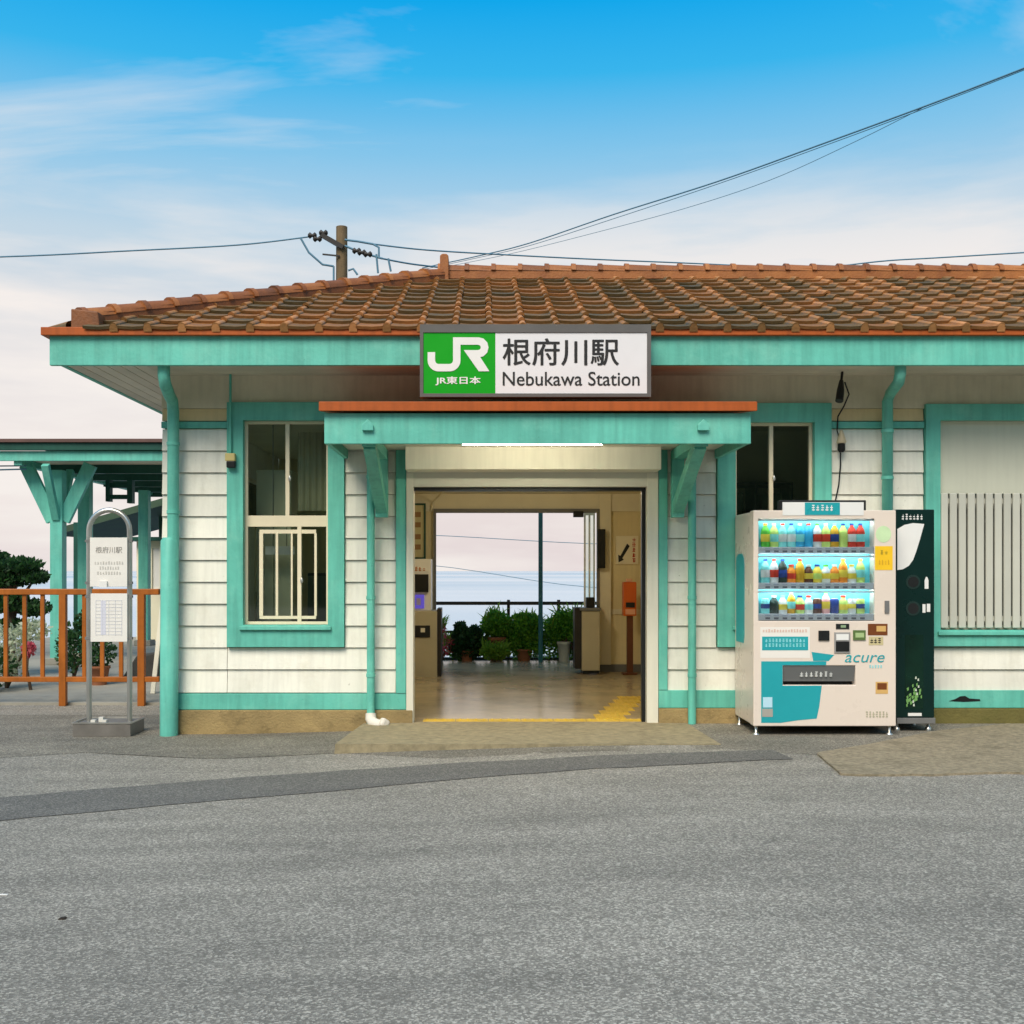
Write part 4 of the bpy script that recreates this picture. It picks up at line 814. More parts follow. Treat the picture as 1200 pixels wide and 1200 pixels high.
# ------------------------------------------------------------------ bus stop sign
ty = 0.02; xa, xb = PX(104.5, ty), PX(152, ty); xm, rr_ = (xa+xb)/2, (xb-xa)/2; g0 = gz(-3.4)
BS = thing('bus_stop_sign', (xm, ty, g0), 'steel hoop bus stop sign with two white boards on a grey metal base', 'sign')
zc = PZ(621.5, ty)
MB().tube([(xa,ty,g0+0.1), (xa,ty,zc)] + [(xm-rr_*math.cos(math.pi*k/14), ty, zc+rr_*math.sin(math.pi*k/14)) for k in range(1, 14)] + [(xb,ty,zc), (xb,ty,g0+0.1)], 0.024, 12).build('hoop', STEEL, BS)
b = MB(); bx0, bx1 = PX(85,-0.18), PX(153,-0.18); b.box(bx0, bx1, -0.18, 0.22, g0, g0+0.115); bs_ = b.build('base', mat('base_steel', (0.20, 0.185, 0.165), 0.45, 0.15, 6, 0.1, metal=0.4), BS, 0.006)
b = MB(); b.box(bx0-0.006, bx1+0.006, -0.186, -0.17, g0+0.1155, g0+0.128); b.box(bx0-0.006, bx1+0.006, 0.21, 0.226, g0+0.1155, g0+0.128); b.box(bx0-0.006, bx0+0.010, -0.169, 0.209, g0+0.1155, g0+0.128); b.box(bx1-0.010, bx1+0.006, -0.169, 0.209, g0+0.1155, g0+0.128); b.build('base_rim', STEEL, BS)
b = MB()
for k, x in enumerate((114, 121, 127)): b.box(PX(x)-0.022, PX(x)+0.018, -0.11+0.05*(k%2), -0.07+0.05*(k%2), g0+0.1155, g0+0.14+0.018*(k%2))
b.build('base_bolts', mat('pebble_white', (0.62, 0.60, 0.54), 0.7, 0.1), BS)
u = box('name_board', PX(105.8,ty-0.03), PX(149.5,ty-0.03), ty-0.04, ty-0.026, PZ(687.5,ty-0.03), PZ(630,ty-0.03), PAPER, BS, 0.002)
l = box('timetable_board', PX(106.5,ty-0.03), PX(149.5,ty-0.03), ty-0.04, ty-0.026, PZ(752,ty-0.03), PZ(695.5,ty-0.03), PAPER, BS, 0.002)
yq = ty-0.042
text('根府川駅', PX(112,yq), PX(143,yq), PZ(648,yq), PZ(640.5,yq), yq, INKG, u)
for k, (a, c, n) in enumerate(((110,145,11),(116,140,8),(113,142,9))): glyphs(PX(a,yq), PX(c,yq), PZ(661.5+k*6,yq), PZ(658+k*6,yq), yq, n, flat('faint_ink', (0.52, 0.50, 0.46)), u, rv)
fi = flat('faint_blue', (0.56, 0.57, 0.62)); b = MB()
for k in range(11): b.box(PX(112,yq), PX(143,yq), yq, yq+0.0018, PZ(704+k*4,yq), PZ(703.6+k*4,yq))
for k in range(5): b.box(PX(112+k*7.6,yq), PX(112.4+k*7.6,yq), yq-0.0004, yq+0.0018, PZ(745,yq), PZ(703,yq))
b.build('timetable_lines', fi, l); box('timetable_print', PX(118,yq), PX(124,yq), yq+0.0005, yq+0.0018, PZ(744,yq), PZ(704,yq), flat('faint_lilac', (0.60, 0.60, 0.68)), l)
b = MB()
for z in (634, 683, 699, 748):
    for x, s in ((xa, 1), (xb, -1)): b.box(x-0.03, x+0.03, ty-0.025, ty-0.0245+0.03, PZ(z+1.5), PZ(z-1.5))
b.build('clamp', GREYM, BS)
box('shelf_clip', PX(117,ty-0.04), PX(126,ty-0.04), ty-0.06, ty-0.041, PZ(688,ty), PZ(681,ty), WHITE, BS)

# ------------------------------------------------------------------ railing
ry = 2.06
RL = thing('railing', (PX(60,ry), ry, -0.1), 'orange brown metal railing with upright bars left of the station building', 'railing')
rx0, rx1 = PX(-150, ry), PX(187, ry)
box('top_rail', rx0, rx1, ry-0.035, ry+0.035, PZ(697,ry), PZ(690,ry), RAILC, RL, 0.008); box('bottom_rail', rx0, rx1, ry-0.025, ry+0.025, PZ(799,ry), PZ(793,ry), RAILC, RL, 0.005)
p = 166.0; k = 0
pr = [166, 142, 120, 99, 74, 50, 29, 7, -17, -41, -63, -84, -109, -133]
for i, p in enumerate(pr):
    x = PX(p, ry)
    if i % 4 == 0: box('post', x-0.038, x+0.038, ry-0.0345, ry+0.0345, -0.105, PZ(690.8,ry), RAILC, RL, 0.006)
    else: box('baluster', x-0.022, x+0.022, ry-0.016, ry+0.016, PZ(793.5,ry), PZ(696.5,ry), RAILC, RL, 0.004)

# ------------------------------------------------------------------ walkway canopy, far left
WC = thing('walkway_canopy', (-5.6, 9.5, -0.075), 'green timber walkway canopy with bracketed posts behind the orange railing', 'canopy')
fy = 6.6
box('fascia', -13, -3.2, fy, fy+0.05, PZ(540,fy), PZ(528.5,fy), GREEN, WC, 0.004)
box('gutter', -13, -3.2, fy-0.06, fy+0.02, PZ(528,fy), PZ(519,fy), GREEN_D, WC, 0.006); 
b = MB(); zc0, zc1 = PZ(519,fy)+0.001, PZ(515,fy)
b.add([(-13,fy-0.1,zc0),(-3.2,fy-0.1,zc0),(-3.2,13.5,zc0+0.1),(-13,13.5,zc0+0.1),(-13,fy-0.1,zc1),(-3.2,fy-0.1,zc1),(-3.2,13.5,zc1+0.1),(-13,13.5,zc1+0.1)], [(0,1,5,4),(4,5,6,7),(1,2,6,5),(3,0,4,7),(3,2,1,0),(2,3,7,6)])
b2 = MB(); b2.box(-13, -7.1, fy-0.1, 7.6, zc0, zc1); b2.box(-7.0999, -3.2, fy-0.1, 13.5, zc0, zc1); b2.build('roof_sheet', mat('canopy_roof_brown', (0.11, 0.06, 0.05), 0.6, 0.2), WC)
ud = box('underside', -7.1, -3.2, fy+0.051, 13.4, PZ(537,fy), PZ(535,fy), SOFFIT, WC)
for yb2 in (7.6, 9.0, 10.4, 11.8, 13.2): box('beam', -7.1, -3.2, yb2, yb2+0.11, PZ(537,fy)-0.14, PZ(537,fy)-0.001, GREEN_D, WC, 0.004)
box('edge_beam', -7.15, -7.03, fy+0.052, 13.4, PZ(537,fy)-0.10, PZ(537,fy)+0.05, GREEN, WC, 0.004)
for yy in (7.05, 8.2, 11.35):
    x = -6.63; zt_ = PZ(537,fy)-0.002; po = box('post', x-0.095, x+0.095, yy-0.095, yy+0.095, -0.075, zt_-0.14, GREEN, WC, 0.008)
    for sx, hx_ in (((-1, 0.50), (1, 0.50)) if yy < 8 else ()): MB().bar((x+sx*0.08, yy, zt_-0.92), (x+sx*hx_, yy, zt_-0.05), 0.20, 0.09, (0, 1, 0)).build('brace', GREEN, po, 0.004)
    for sy in ((-1, 1) if yy < 8 else ()): MB().bar((x, yy+sy*0.08, zt_-0.9), (x, yy+sy*0.5, zt_-0.1), 0.09, 0.11, (1, 0, 0)).build('brace', GREEN, po, 0.004)
    box('pedestal', x-0.16, x+0.16, yy-0.16, yy+0.16, -0.076, 0.03, CONC_A, po, 0.01)
b = MB().tube([(-13, fy+0.1, 2.93), (-9, fy+0.1, 2.86), (-7.0, fy+0.15, 2.92)], 0.012, 6); b.tube([(-13, fy+0.1, 2.99), (-9, fy+0.1, 2.95), (-7.0, fy+0.15, 2.97)], 0.010, 6); b.build('cable', WIRE, WC)
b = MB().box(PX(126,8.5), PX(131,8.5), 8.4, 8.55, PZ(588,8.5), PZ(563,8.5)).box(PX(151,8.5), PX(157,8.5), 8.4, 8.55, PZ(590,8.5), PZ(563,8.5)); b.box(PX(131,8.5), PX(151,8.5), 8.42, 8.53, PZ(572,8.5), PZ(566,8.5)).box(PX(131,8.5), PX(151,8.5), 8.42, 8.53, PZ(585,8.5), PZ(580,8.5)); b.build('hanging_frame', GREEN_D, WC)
# stair roof and hut beyond
SR = thing('stair_roof', (-6.0, 16, -0.5), 'dark sloping stair roof with pale underside beyond the walkway canopy', 'roof')
b = MB(); A, B_ = P3(62, 628, 17), P3(205, 588, 14.2)
b.add([A, B_, B_+Vector((0.6,3.2,0)), A+Vector((0.6,3.2,0)), A+Vector((0,0,0.16)), B_+Vector((0,0,0.16)), B_+Vector((0.6,3.2,0.16)), A+Vector((0.6,3.2,0.16))], [(0,1,5,4),(4,5,6,7),(1,2,6,5),(3,0,4,7),(3,2,1,0)]); b.build('roof_slab', mat('stair_roof_green', (0.05, 0.085, 0.05), 0.7, 0.3, 1.5), SR)
b = MB()
for p, q in ((90, 617), (190, 592)): v_ = P3(p, q, 16.3); b.box(v_.x-0.08, v_.x+0.08, v_.y, v_.y+0.16, -6, v_.z+0.1)
b.build('posts', GREEN_D, SR)
HU = thing('platform_hut', (-5.6, 13.7, -0.4), 'small pale hut wall with a window beyond the walkway canopy posts', 'hut')
hx0, hx1 = PX(160,12.8), PX(215,12.8); hw = MB().holes(hx0, hx1, -0.4, PZ(634,12.8), 12.8, 12.9, [(PX(178,12.8), PX(187,12.8), PZ(690,12.8), PZ(642,12.8))]); hw.box(hx0, hx0+0.1, 12.901, 14.5, -0.4, PZ(634,12.8)); hw = hw.build('wall', INCEIL, HU)
wn_ = box('window_frame', PX(178,12.8), PX(187,12.8), 12.84, 12.87, PZ(690,12.8), PZ(642,12.8), WHITE, HU); box('hut_roof', hx0-0.2, hx1+0.2, 12.6, 14.7, PZ(634,12.8)+0.001, PZ(634,12.8)+0.08, GREEN_D, HU, 0.005)

# ------------------------------------------------------------------ plants
def foliage(b, c, r, n, size, seed, hollow=0.35, flat_=0.0, upw=0.3, mi=None):
    rn = random.Random(seed); c = Vector(c); r = Vector(r)
    for _ in range(n):
        while True:
            q = Vector((rn.uniform(-1,1), rn.uniform(-1,1), rn.uniform(-1,1)))
            if hollow*rn.random() < q.length < 1: break
        p = c + Vector((q.x*r.x, q.y*r.y, q.z*r.z)); s = size*rn.uniform(0.55, 1.3)
        d = (q + Vector((rn.gauss(0,0.6), rn.gauss(0,0.6), rn.gauss(0,0.6)+upw))).normalized(); a = d.orthogonal().normalized(); a.rotate(Matrix.Rotation(rn.uniform(0, 6.28), 3, d)); e = a.cross(d).normalized()
        b.cur = mi if mi is not None else 0
        b.add([p-a*s*0.32, p+d*s*0.5+e*s*0.06, p+a*s*0.32, p-d*s*0.5], [(0,3,2,1)])
def plant(name, label, cat, base, clumps, lm, seed, size=0.06, pot=None, stem=True, group=None, dens=1.0):
    t = thing(name, base, label, cat, group); bx = Vector(base); rn = random.Random(seed)
    b = MB()
    for i, (off, r, n) in enumerate(clumps): foliage(b, bx+Vector(off), r, int(n*dens*(2.2 if bx.y > 6 else 1.2)), size, seed*31+i)
    if bx.y > 6 and lm is not LEAF_D:
        for _ in range(70):
            off, r_, n_ = rn.choice(clumps); p = bx+Vector(off)+Vector((rn.uniform(-1,1)*r_[0]*0.8, rn.uniform(-1,1)*r_[1]*0.6, rn.uniform(-0.3,0.6)*r_[2]))
            d = Vector((rn.gauss(0,0.5), rn.gauss(0,0.3), 1)).normalized(); L_ = rn.uniform(0.10, 0.24); w_ = Vector((0.010, rn.uniform(-0.01,0.01), 0)); tip = p+d*L_+Vector((d.x*0.05, 0, -0.02)); b.cur = 1
            b.add([p-w_, p+w_, p+d*L_*0.6+w_*0.9, tip, p+d*L_*0.6-w_*0.9], [(0,1,2,3,4)])
    b.build('crown', [lm, LEAF_L], t)
    if stem:
        s = MB()
        for off, r, n in clumps:
            e = bx+Vector(off); m_ = bx.lerp(e, 0.5)+Vector((rn.uniform(-0.04,0.04), rn.uniform(-0.04,0.04), 0)); s.tube([bx+Vector((0,0,(pot[1]*0.8 if pot else 0.0))), m_, e], [0.02*(1+r[0]), 0.014*(1+r[0]), 0.006], 6)
        s.build('stem', BARK, t)
    if pot:
        MB().lathe([(pot[0]*0.72,0),(pot[0],pot[1]*0.86),(pot[0]*1.1,pot[1]*0.87),(pot[0]*1.1,pot[1])], bx, 14).build('pot', pot[2], t)
    return t
# niwaki pine behind the railing
PT = thing('cloud_pruned_pine', P3(14, 770, 5.0).xy.to_3d() + Vector((0,0,-0.08)), 'dark green cloud pruned pine tree behind the orange railing', 'tree')
b = MB(); pads = [((22,662),(0.33,0.35,0.11),900),((40,676),(0.20,0.25,0.09),500),((5,680),(0.32,0.35,0.11),700),((-30,668),(0.40,0.4,0.14),900),((-10,646+6),(0.22,0.25,0.07),400),((10,705),(0.30,0.3,0.14),700),((40,712),(0.22,0.25,0.12),500),((-30,710),(0.4,0.4,0.2),900),((14,735),(0.32,0.3,0.12),600)]
for i, ((p, q), r, n) in enumerate(pads): foliage(b, P3(p, q, 5.0), r, n, 0.075, 100+i, 0.2, upw=0.9)
b.build('crown', LEAF_D, PT)
b = MB(); base = P3(14, 770, 5.0); base.z = -0.1; tr = [base, P3(10, 735, 5.0), P3(18, 705, 5.05), P3(8, 680, 5.0), P3(14, 660, 5.0)]; b.tube(tr, [0.09, 0.075, 0.06, 0.045, 0.02], 8)
for (p, q), r, n in pads: b.tube([P3(12, 715, 5.02), P3((12+p)/2, (715+q)/2+4, 5.02), P3(p, q+3, 5.0)], [0.04, 0.03, 0.012], 6)
b.build('trunk', BARK, PT)
def onapron(px, y): return Vector((PX(px, y), y, -0.075))
plant('flowering_shrub', 'pale flowering shrub low behind the railing, below the pine', 'shrub', onapron(8, 3.6), [((0,0,0.55),(0.28,0.25,0.25),420),((0.3,0.1,0.72),(0.22,0.2,0.14),260),((0.05,0,0.25),(0.2,0.2,0.15),160)], LEAF_W, 3, 0.06)
plant('rose_bush', 'small bush with one pink red bloom seen through the railing', 'shrub', onapron(36, 3.4), [((0,-0.05,0.50),(0.085,0.08,0.10),220)], LEAF_P, 4, 0.05)
plant('leafy_shrub', 'dark leafy shrub behind the railing, right of the pink bloom', 'shrub', onapron(86, 4.8), [((0.0,0,0.42),(0.24,0.25,0.34),600),((0.15,0.1,0.75),(0.16,0.16,0.2),260)], LEAF_D, 5, 0.07)
plant('potted_shrub', 'dark shrub in a clay pot behind the bus stop sign', 'shrub', onapron(116, 4.0), [((0,0,0.42),(0.22,0.2,0.2),420)], LEAF_D, 6, 0.06, (0.13, 0.24, POT))
plant('clipped_shrub', 'low round dark shrub at the far left railing', 'shrub', onapron(-25, 3.2), [((0,0,0.3),(0.45,0.3,0.3),700)], LEAF_D, 7, 0.07)
tag(MB().plate([(PX(140,4.4), -0.076), (PX(186,4.4), -0.076), (PX(186,4.4), PZ(765,4.4)), (PX(160,4.4), PZ(768,4.4))], 4.4, 4.8).build('stone_block', mat('dark_stone', (0.05, 0.05, 0.045), 0.9, 0.3, 4, 0.5), None, 0.02), 'dark wedge shaped stone block behind the bus stop sign', 'stone')
LB = thing('leaning_board', onapron(182, 3.0), 'pale leaning board between the railing and the station wall', 'board')
MB().bar((PX(179,3.0), 3.0, -0.074), (PX(187,3.0), 3.15, PZ(700,3.1)), 0.05, 0.03, (0, 1, 0)).build('plank', CREAM2, LB); 

# rear fence and planters on the sea side
fY = 7.0
FN = thing('rear_fence', (PX(590,fY), fY, 0), 'black metal fence rail on the sea side behind the concourse', 'fence')
box('top_rail', -4.2, 3.4, fY, fY+0.05, PZ(709,fY), PZ(705,fY), DARKM, FN, 0.004); box('lower_rail', -4.2, 3.4, fY+0.005, fY+0.045, PZ(742,fY), PZ(739,fY), DARKM, FN, 0.004)
box('kerb', -4.2, 3.4, fY-0.02, fY+0.13, -0.2, 0.03, mat('dark_kerb', (0.06, 0.058, 0.05), 0.9, 0.2), FN, 0.006)
for p in (440, 596, 655, 752): box('post', PX(p,fY)-0.024, PX(p,fY)+0.024, fY+0.0515, fY+0.10, 0.03, PZ(703,fY), DARKM, FN, 0.004)
tag(MB().tube([(PX(633.5,6.55),6.55,0.0), (PX(633.5,6.55),6.55,3.0)], 0.034, 12).build('canopy_post', mat('blue_green_post', (0.03, 0.13, 0.15), 0.4, 0.1)), 'slim blue green post standing beyond the rear doorway', 'post')
def onfl(px, y): return Vector((PX(px, y), y, 0.0))
plant('dark_leafy_plant', 'dark leafy pot plant at the left of the rear fence planters', 'plant', onfl(547, 6.75), [((0,0,0.26),(0.30,0.15,0.26),900),((-0.1,0,0.5),(0.1,0.1,0.1),120),((0.12,0,0.45),(0.1,0.1,0.1),120)], LEAF_D, 11, 0.07, (0.11, 0.16, POT))
plant('round_leafy_plant', 'rounded mid green pot plant left of the fence post beyond the concourse', 'plant', onfl(582, 6.8), [((0,0,0.56),(0.25,0.15,0.19),900),((-0.03,0,0.68),(0.12,0.1,0.10),120),((0.05,0.05,0.25),(0.25,0.1,0.22),500)], LEAF_M, 12, 0.05, (0.13, 0.36, POT))
plant('yellow_green_plant', 'low yellow green plant in front of the rounded pot plant', 'plant', onfl(580, 6.55), [((0.0,0,0.15),(0.24,0.10,0.12),380)], LEAF_L, 13, 0.06)
plant('tall_leafy_plant', 'tall bright green plant between fence post and blue green post', 'plant', onfl(614, 6.78), [((0,0,0.50),(0.30,0.14,0.24),1100),((0.05,0,0.25),(0.28,0.12,0.22),700),((0.12,0,0.62),(0.17,0.1,0.10),220)], LEAF_M, 14, 0.055, (0.12, 0.18, POT))
plant('white_potted_plant', 'green plant in a white pot right of the blue green post', 'plant', onfl(661, 6.7), [((-0.03,0,0.52),(0.28,0.14,0.2),900),((0.05,0,0.68),(0.22,0.1,0.10),260),((0.05,0.12,0.25),(0.3,0.08,0.22),500)], LEAF_M, 15, 0.055, (0.10, 0.30, POTW))
plant('reddish_potted_plant', 'dark reddish plant at the right of the rear planters', 'plant', onfl(682, 6.6), [((0,0,0.25),(0.16,0.14,0.22),260)], leafmat('maroon_leaves', (0.03, 0.02, 0.015), (0.12, 0.05, 0.03)), 16, 0.06, (0.1, 0.15, POT))
plant('low_hedge', 'continuous low hedge of mixed green along the rear fence behind the pots', 'hedge', onfl(606, 6.92), [((-0.85,0,0.22),(0.3,0.07,0.22),500),((-0.4,0,0.3),(0.35,0.07,0.28),700),((0.1,0,0.3),(0.4,0.07,0.3),800),((0.55,0,0.34),(0.35,0.07,0.33),800),((0.9,0,0.3),(0.25,0.07,0.28),500)], LEAF_M, 18, 0.05, stem=False)
plant('pink_flower_plant', 'faint pink flowering stems beside the left ticket gate, at the fence', 'plant', onfl(517, 6.7), [((0,0,0.50),(0.08,0.08,0.12),70),((0.05,0,0.25),(0.16,0.1,0.18),130)], LEAF_P, 17, 0.05)

# ------------------------------------------------------------------ concourse fittings
TMY = 4.2
TM = thing('ticket_machine', onfl(499, TMY+0.3), 'beige ticket machine with a violet screen inside the entrance, left side', 'ticket machine')
tb = pbox('lower_cabinet', 470, 512, 716, 797.2, TMY, 0.5, BEIGE, TM, 0.008); pbox('plinth', 471, 511, 797.4, 799, TMY+0.02, 0.46, DARK, TM)
pbox('dark_side', 512.2, 517, 713, 793, TMY+0.08, 0.42, DARKM, TM, 0.004)
pbox('coin_panel', 486, 504, 733, 747, TMY-0.012, 0.011, DARK, tb); pbox('receipt_slot', 493, 498, 736, 741, TMY-0.018, 0.005, CREAM2, tb)
us = pbox('upper_unit', 470, 505, 655, 715.8, TMY+0.04, 0.40, WHITE, TM, 0.006)
pbox('screen_hood', 485, 502, 673, 694, TMY-0.01, 0.049, DARK, us); pbox('screen', 484.5, 497, 697, 713, TMY+0.02, 0.019, SCREEN, us); pbox('screen_glyph', 488, 493, 701, 709, TMY+0.017, 0.0025, flat('screen_lilac', (0.35, 0.32, 0.62)), us)
glyphs(PX(485.5,TMY+0.03), PX(499,TMY+0.03), PZ(669.5,TMY+0.03), PZ(664.5,TMY+0.03), TMY+0.037, 3, flat('rust_ink', (0.45, 0.16, 0.05)), us, rv)
NB = thing('notice_board', (PX(490,4.9), 4.9, PZ(655,4.9)), 'green framed notice board on the concourse wall above the ticket machine', 'notice board')
MB().holes(PX(474,4.9), PX(499,4.9), PZ(655,4.9), PZ(590,4.9), 4.86, 4.90, [(PX(476,4.9), PX(497,4.9), PZ(653,4.9), PZ(592,4.9))]).build('frame', GREEN_D, NB)
pbox('sheet', 476, 497, 592, 653, 4.88, 0.015, mat('notice_sheet', (0.55, 0.50, 0.28), 0.7, 0.05), NB); 
b = MB()
for q in (600, 612, 626, 638): b.box(PX(485,4.87), PX(493,4.87), 4.872, 4.879, PZ(q+6,4.87), PZ(q,4.87))
b.build('leaflet', flat('leaflet_ink', (0.30, 0.17, 0.08)), NB)
GM = thing('ticket_gate', onfl(690, 4.75), 'beige ticket gate cabinet at the right of the rear opening', 'ticket gate')
pbox('cabinet', 682, 703, 716, 786, 4.55, 0.38, BEIGE, GM, 0.008); pbox('dark_panel', 673.5, 681.8, 712, 784, 4.62, 0.30, DARKM, GM, 0.006); pbox('top_plate', 680, 704, 712.5, 715.8, 4.53, 0.40, GREYM, GM, 0.004); pbox('foot_plate', 683, 702, 786.2, 789.5, 4.56, 0.36, DARK, GM)
pbox('reader', 687, 697, 700, 712, 4.62, 0.12, DARK, GM, 0.01)
CR = thing('card_reader', onfl(738.5, 4.6), 'orange card reader on a brown post inside the entrance', 'card reader')
pbox('post', 735, 742, 722, 789.5, 4.58, 0.08, POSTB, CR, 0.006); pbox('base', 730, 747, 789, 790.8, 4.5, 0.2, POSTB, CR)
rb_ = pbox('reader_head', 730.5, 746, 682, 722, 4.52, 0.16, REDB, CR, 0.014); pbox('reader_screen', 733.5, 744, 706, 712, 4.515, 0.006, DARK, rb_); pbox('reader_pad', 733, 744.5, 714, 720, 4.513, 0.007, flat('salmon', (0.75, 0.36, 0.22)), rb_); pbox('top_cap', 734, 741, 678, 682.2, 4.56, 0.08, flat('peach', (0.75, 0.45, 0.3)), rb_, 0.01)
AS = thing('arrow_sign', (PX(733,4.96), 4.97, PZ(660,4.96)), 'pale sign with a black slanting arrow and red characters on the concourse wall', 'sign')
ap = pbox('panel', 722, 748, 628, 661, 4.975, 0.02, mat('arrow_sign_face', (0.85, 0.78, 0.58), 0.5, 0.03), AS)
def A2(p, q): return (PX(p, 4.97), PZ(q, 4.97))
b = MB(); b.plate([A2(725,659), A2(731,656), A2(729.4,654), A2(738,640), A2(735,637), A2(727,651.5), A2(724.5,650)], 4.970, 4.9745); b.build('arrow', INK, ap)
for k in range(5): q = 630+k*6.1; glyphs(PX(740,4.97), PX(746,4.97), PZ(q+4.8,4.97), PZ(q,4.97), 4.971, 1, INKR, ap, rv)
SPK = thing('wall_panel_box', (PX(710,4.9), 4.9, PZ(666,4.9)), 'black wall box beside the rear opening above the ticket gate', 'box')
pbox('box', 700, 709.5, 620, 666, 4.80, 0.125, DARK, SPK, 0.006)
LM = thing('ceiling_lamp', (PX(601,2.6), 2.6, 2.3), 'round lit ceiling lamp inside the station entrance', 'lamp')
lc = Vector((PX(601,2.6), 2.6, 2.42)); MB().lathe([(0.13,-0.02),(0.15,-0.01),(0.15,-0.0005)], lc, 20).build('lamp_base', WHITE, LM); MB().lathe([(0.04,-0.085),(0.10,-0.07),(0.125,-0.045),(0.13,-0.0205)], lc, 20).build('diffuser', LAMPD, LM)
CDT = thing('ceiling_conduit', (PX(545,3.0), 3.0, 2.3), 'thin cable conduit looping along the concourse ceiling to the lamp', 'cable')
MB().tube([P3(505,598,4.93), P3(508,588,4.90), Vector((PX(520,4.2),4.2,2.405)), Vector((PX(560,3.2),3.2,2.405)), lc+Vector((-0.16,0.05,-0.012))], 0.012, 8).build('conduit', INCEIL, CDT)
DC = thing('door_closer', P3(678, 606, 4.88), 'small black door closer at the top right of the rear opening', 'door closer')
pbox('closer_body', 672, 684, 599, 606, 4.84, 0.07, DARK, DC, 0.006)

# ------------------------------------------------------------------ left office seen through the window
WS = thing('white_office_sign', P3(328, 650, 0.3), 'white strip sign seen through the left window', 'sign')
pbox('strip', 311, 345, 640, 650, 0.3, 0.02, WHITE, WS); MB().tube([P3(320, 640, 0.31), (PX(320,0.31), 0.31, 2.899)], 0.004, 6).tube([P3(336, 640, 0.31), (PX(336,0.31), 0.31, 2.899)], 0.004, 6).build('hanger', GREYM, WS)
CU = thing('office_cupboard', (PX(352,2.0), 2.1, 0), 'dark cupboard against the back of the office behind the left window', 'cupboard')
cu = box('carcass', -1.95, -1.47, 2.0, 2.38, -0.01, 1.35, ROOMD, CU, 0.01)
for a in (-1.945, -1.705): box('cupboard_door', a, a+0.23, 1.98, 1.999, 0.02, 1.32, mat('cupboard_green', (0.13, 0.15, 0.10), 0.5), cu, 0.004)
DK = thing('office_desk', (-2.2, 1.2, 0), 'desk with a monitor in the office behind the left window', 'desk')
box('desk_top', -2.7, -1.75, 0.9, 1.5, 0.70, 0.74, ROOMD, DK, 0.004); 
for a in (-2.68, -1.81): box('leg', a, a+0.05, 0.95, 1.45, -0.01, 0.70, ROOMD, DK)
b = MB().box(-2.35, -1.9, 1.22, 1.26, 0.86, 1.16).box(-2.15, -2.10, 1.22, 1.25, 0.741, 0.86).box(-2.22, -2.03, 1.16, 1.32, 0.7405, 0.755); b.build('monitor', DARK, DK)
LK = thing('added_locker', (-2.0, 0.75, 0), 'added pale olive locker brightening the view close behind the left window glass', 'locker')  # pale locker added to lighten the dark view through the glass
lk = box('carcass', -2.22, -1.88, 0.62, 0.95, -0.01, 2.35, mat('locker_olive', (0.66, 0.65, 0.48), 0.5, 0.1), LK, 0.006)
for a in (-2.215, -2.047): box('locker_door', a, a+0.163, 0.60, 0.6195, 0.05, 2.32, mat('locker_olive', (0.66, 0.65, 0.48), 0.5, 0.1), lk, 0.004)
CT = thing('added_curtain', (-1.62, 0.5, 1.3), 'added olive curtain brightening the upper right pane of the left window', 'curtain')  # curtain added to catch light and lift the dark upper pane
b = MB(); cn_ = 28
b.add([(-1.80+0.36*i/cn_, 0.5+0.025*math.sin(i*1.35), z) for z in (1.95, 2.7) for i in range(cn_+1)], [(i, i+1, cn_+2+i, cn_+1+i) for i in range(cn_)], True); b.build('cloth', mat('curtain_olive', (0.48, 0.46, 0.32), 0.8, 0.15), CT)
PC = thing('pale_office_cabinet', (-2.6, 2.2, 0), 'pale tall cabinet at the left of the office behind the left window', 'cabinet')
box('carcass', -2.79, -2.5, 1.9, 2.38, -0.01, 1.9, ROOMW, PC, 0.01)
RS = thing('dark_shelf_unit', (2.75, 1.7, 0), 'dark shelf unit seen through the right window above the vending machine', 'shelf unit')
sh_ = MB().holes(2.42, 3.2, 0.0, 2.3, 1.5, 1.9, [(2.45, 2.80, 1.95, 2.27), (2.45, 2.80, 1.5, 1.92), (2.83, 3.17, 1.95, 2.27), (2.83, 3.17, 1.5, 1.92)]).build('frame', ROOMD, RS)
for a, c, h, m in ((2.50,2.57,1.5,ROOMW),(2.6,2.66,1.5,ROOMD),(2.86,3.02,1.5,mat('box_pale', (0.42,0.40,0.30), 0.7)),(2.9,3.1,1.95,mat('box_green', (0.12,0.17,0.09), 0.7)),(2.5,2.7,1.95,mat('box_green', (0.12,0.17,0.09), 0.7))): box('file_box', a, c, 1.56, 1.84, h+0.001, h+0.24, m, RS, 0.004)

# ------------------------------------------------------------------ small fittings on the facade
SE = thing('wall_sensor', P3(269, 548, -0.05), 'small yellowish sensor box with conduit left of the left window', 'sensor')
pbox('sensor_body', 263.5, 275, 531, 540, -0.115, 0.066, mat('old_cream_plastic', (0.55, 0.45, 0.18), 0.5), SE, 0.006); pbox('sensor_lens', 265, 275.5, 540.2, 548, -0.11, 0.055, DARK, SE, 0.008)
MB().tube([P3(270, 531, -0.07), (PX(270,-0.07), -0.07, ZT-0.001)], 0.012, 8).build('conduit', GREEN, SE)
SL_ = thing('eaves_spotlight', P3(985, 470, -0.2), 'black spotlight under the eaves between right window and downpipe', 'spotlight')
MB().tube([P3(986,446,-0.22), P3(985,457,-0.26), P3(983.5,470,-0.30)], [0.018, 0.032, 0.035], 12).build('head', DARK, SL_); MB().tube([P3(986,447,-0.22), (PX(987,-0.2), -0.2, ZT-0.001)], 0.012, 8).build('arm', DARK, SL_)
KC = thing('power_cable', P3(985, 590, -0.05), 'thin black cable with connector running down the wall to the vending machine', 'cable')
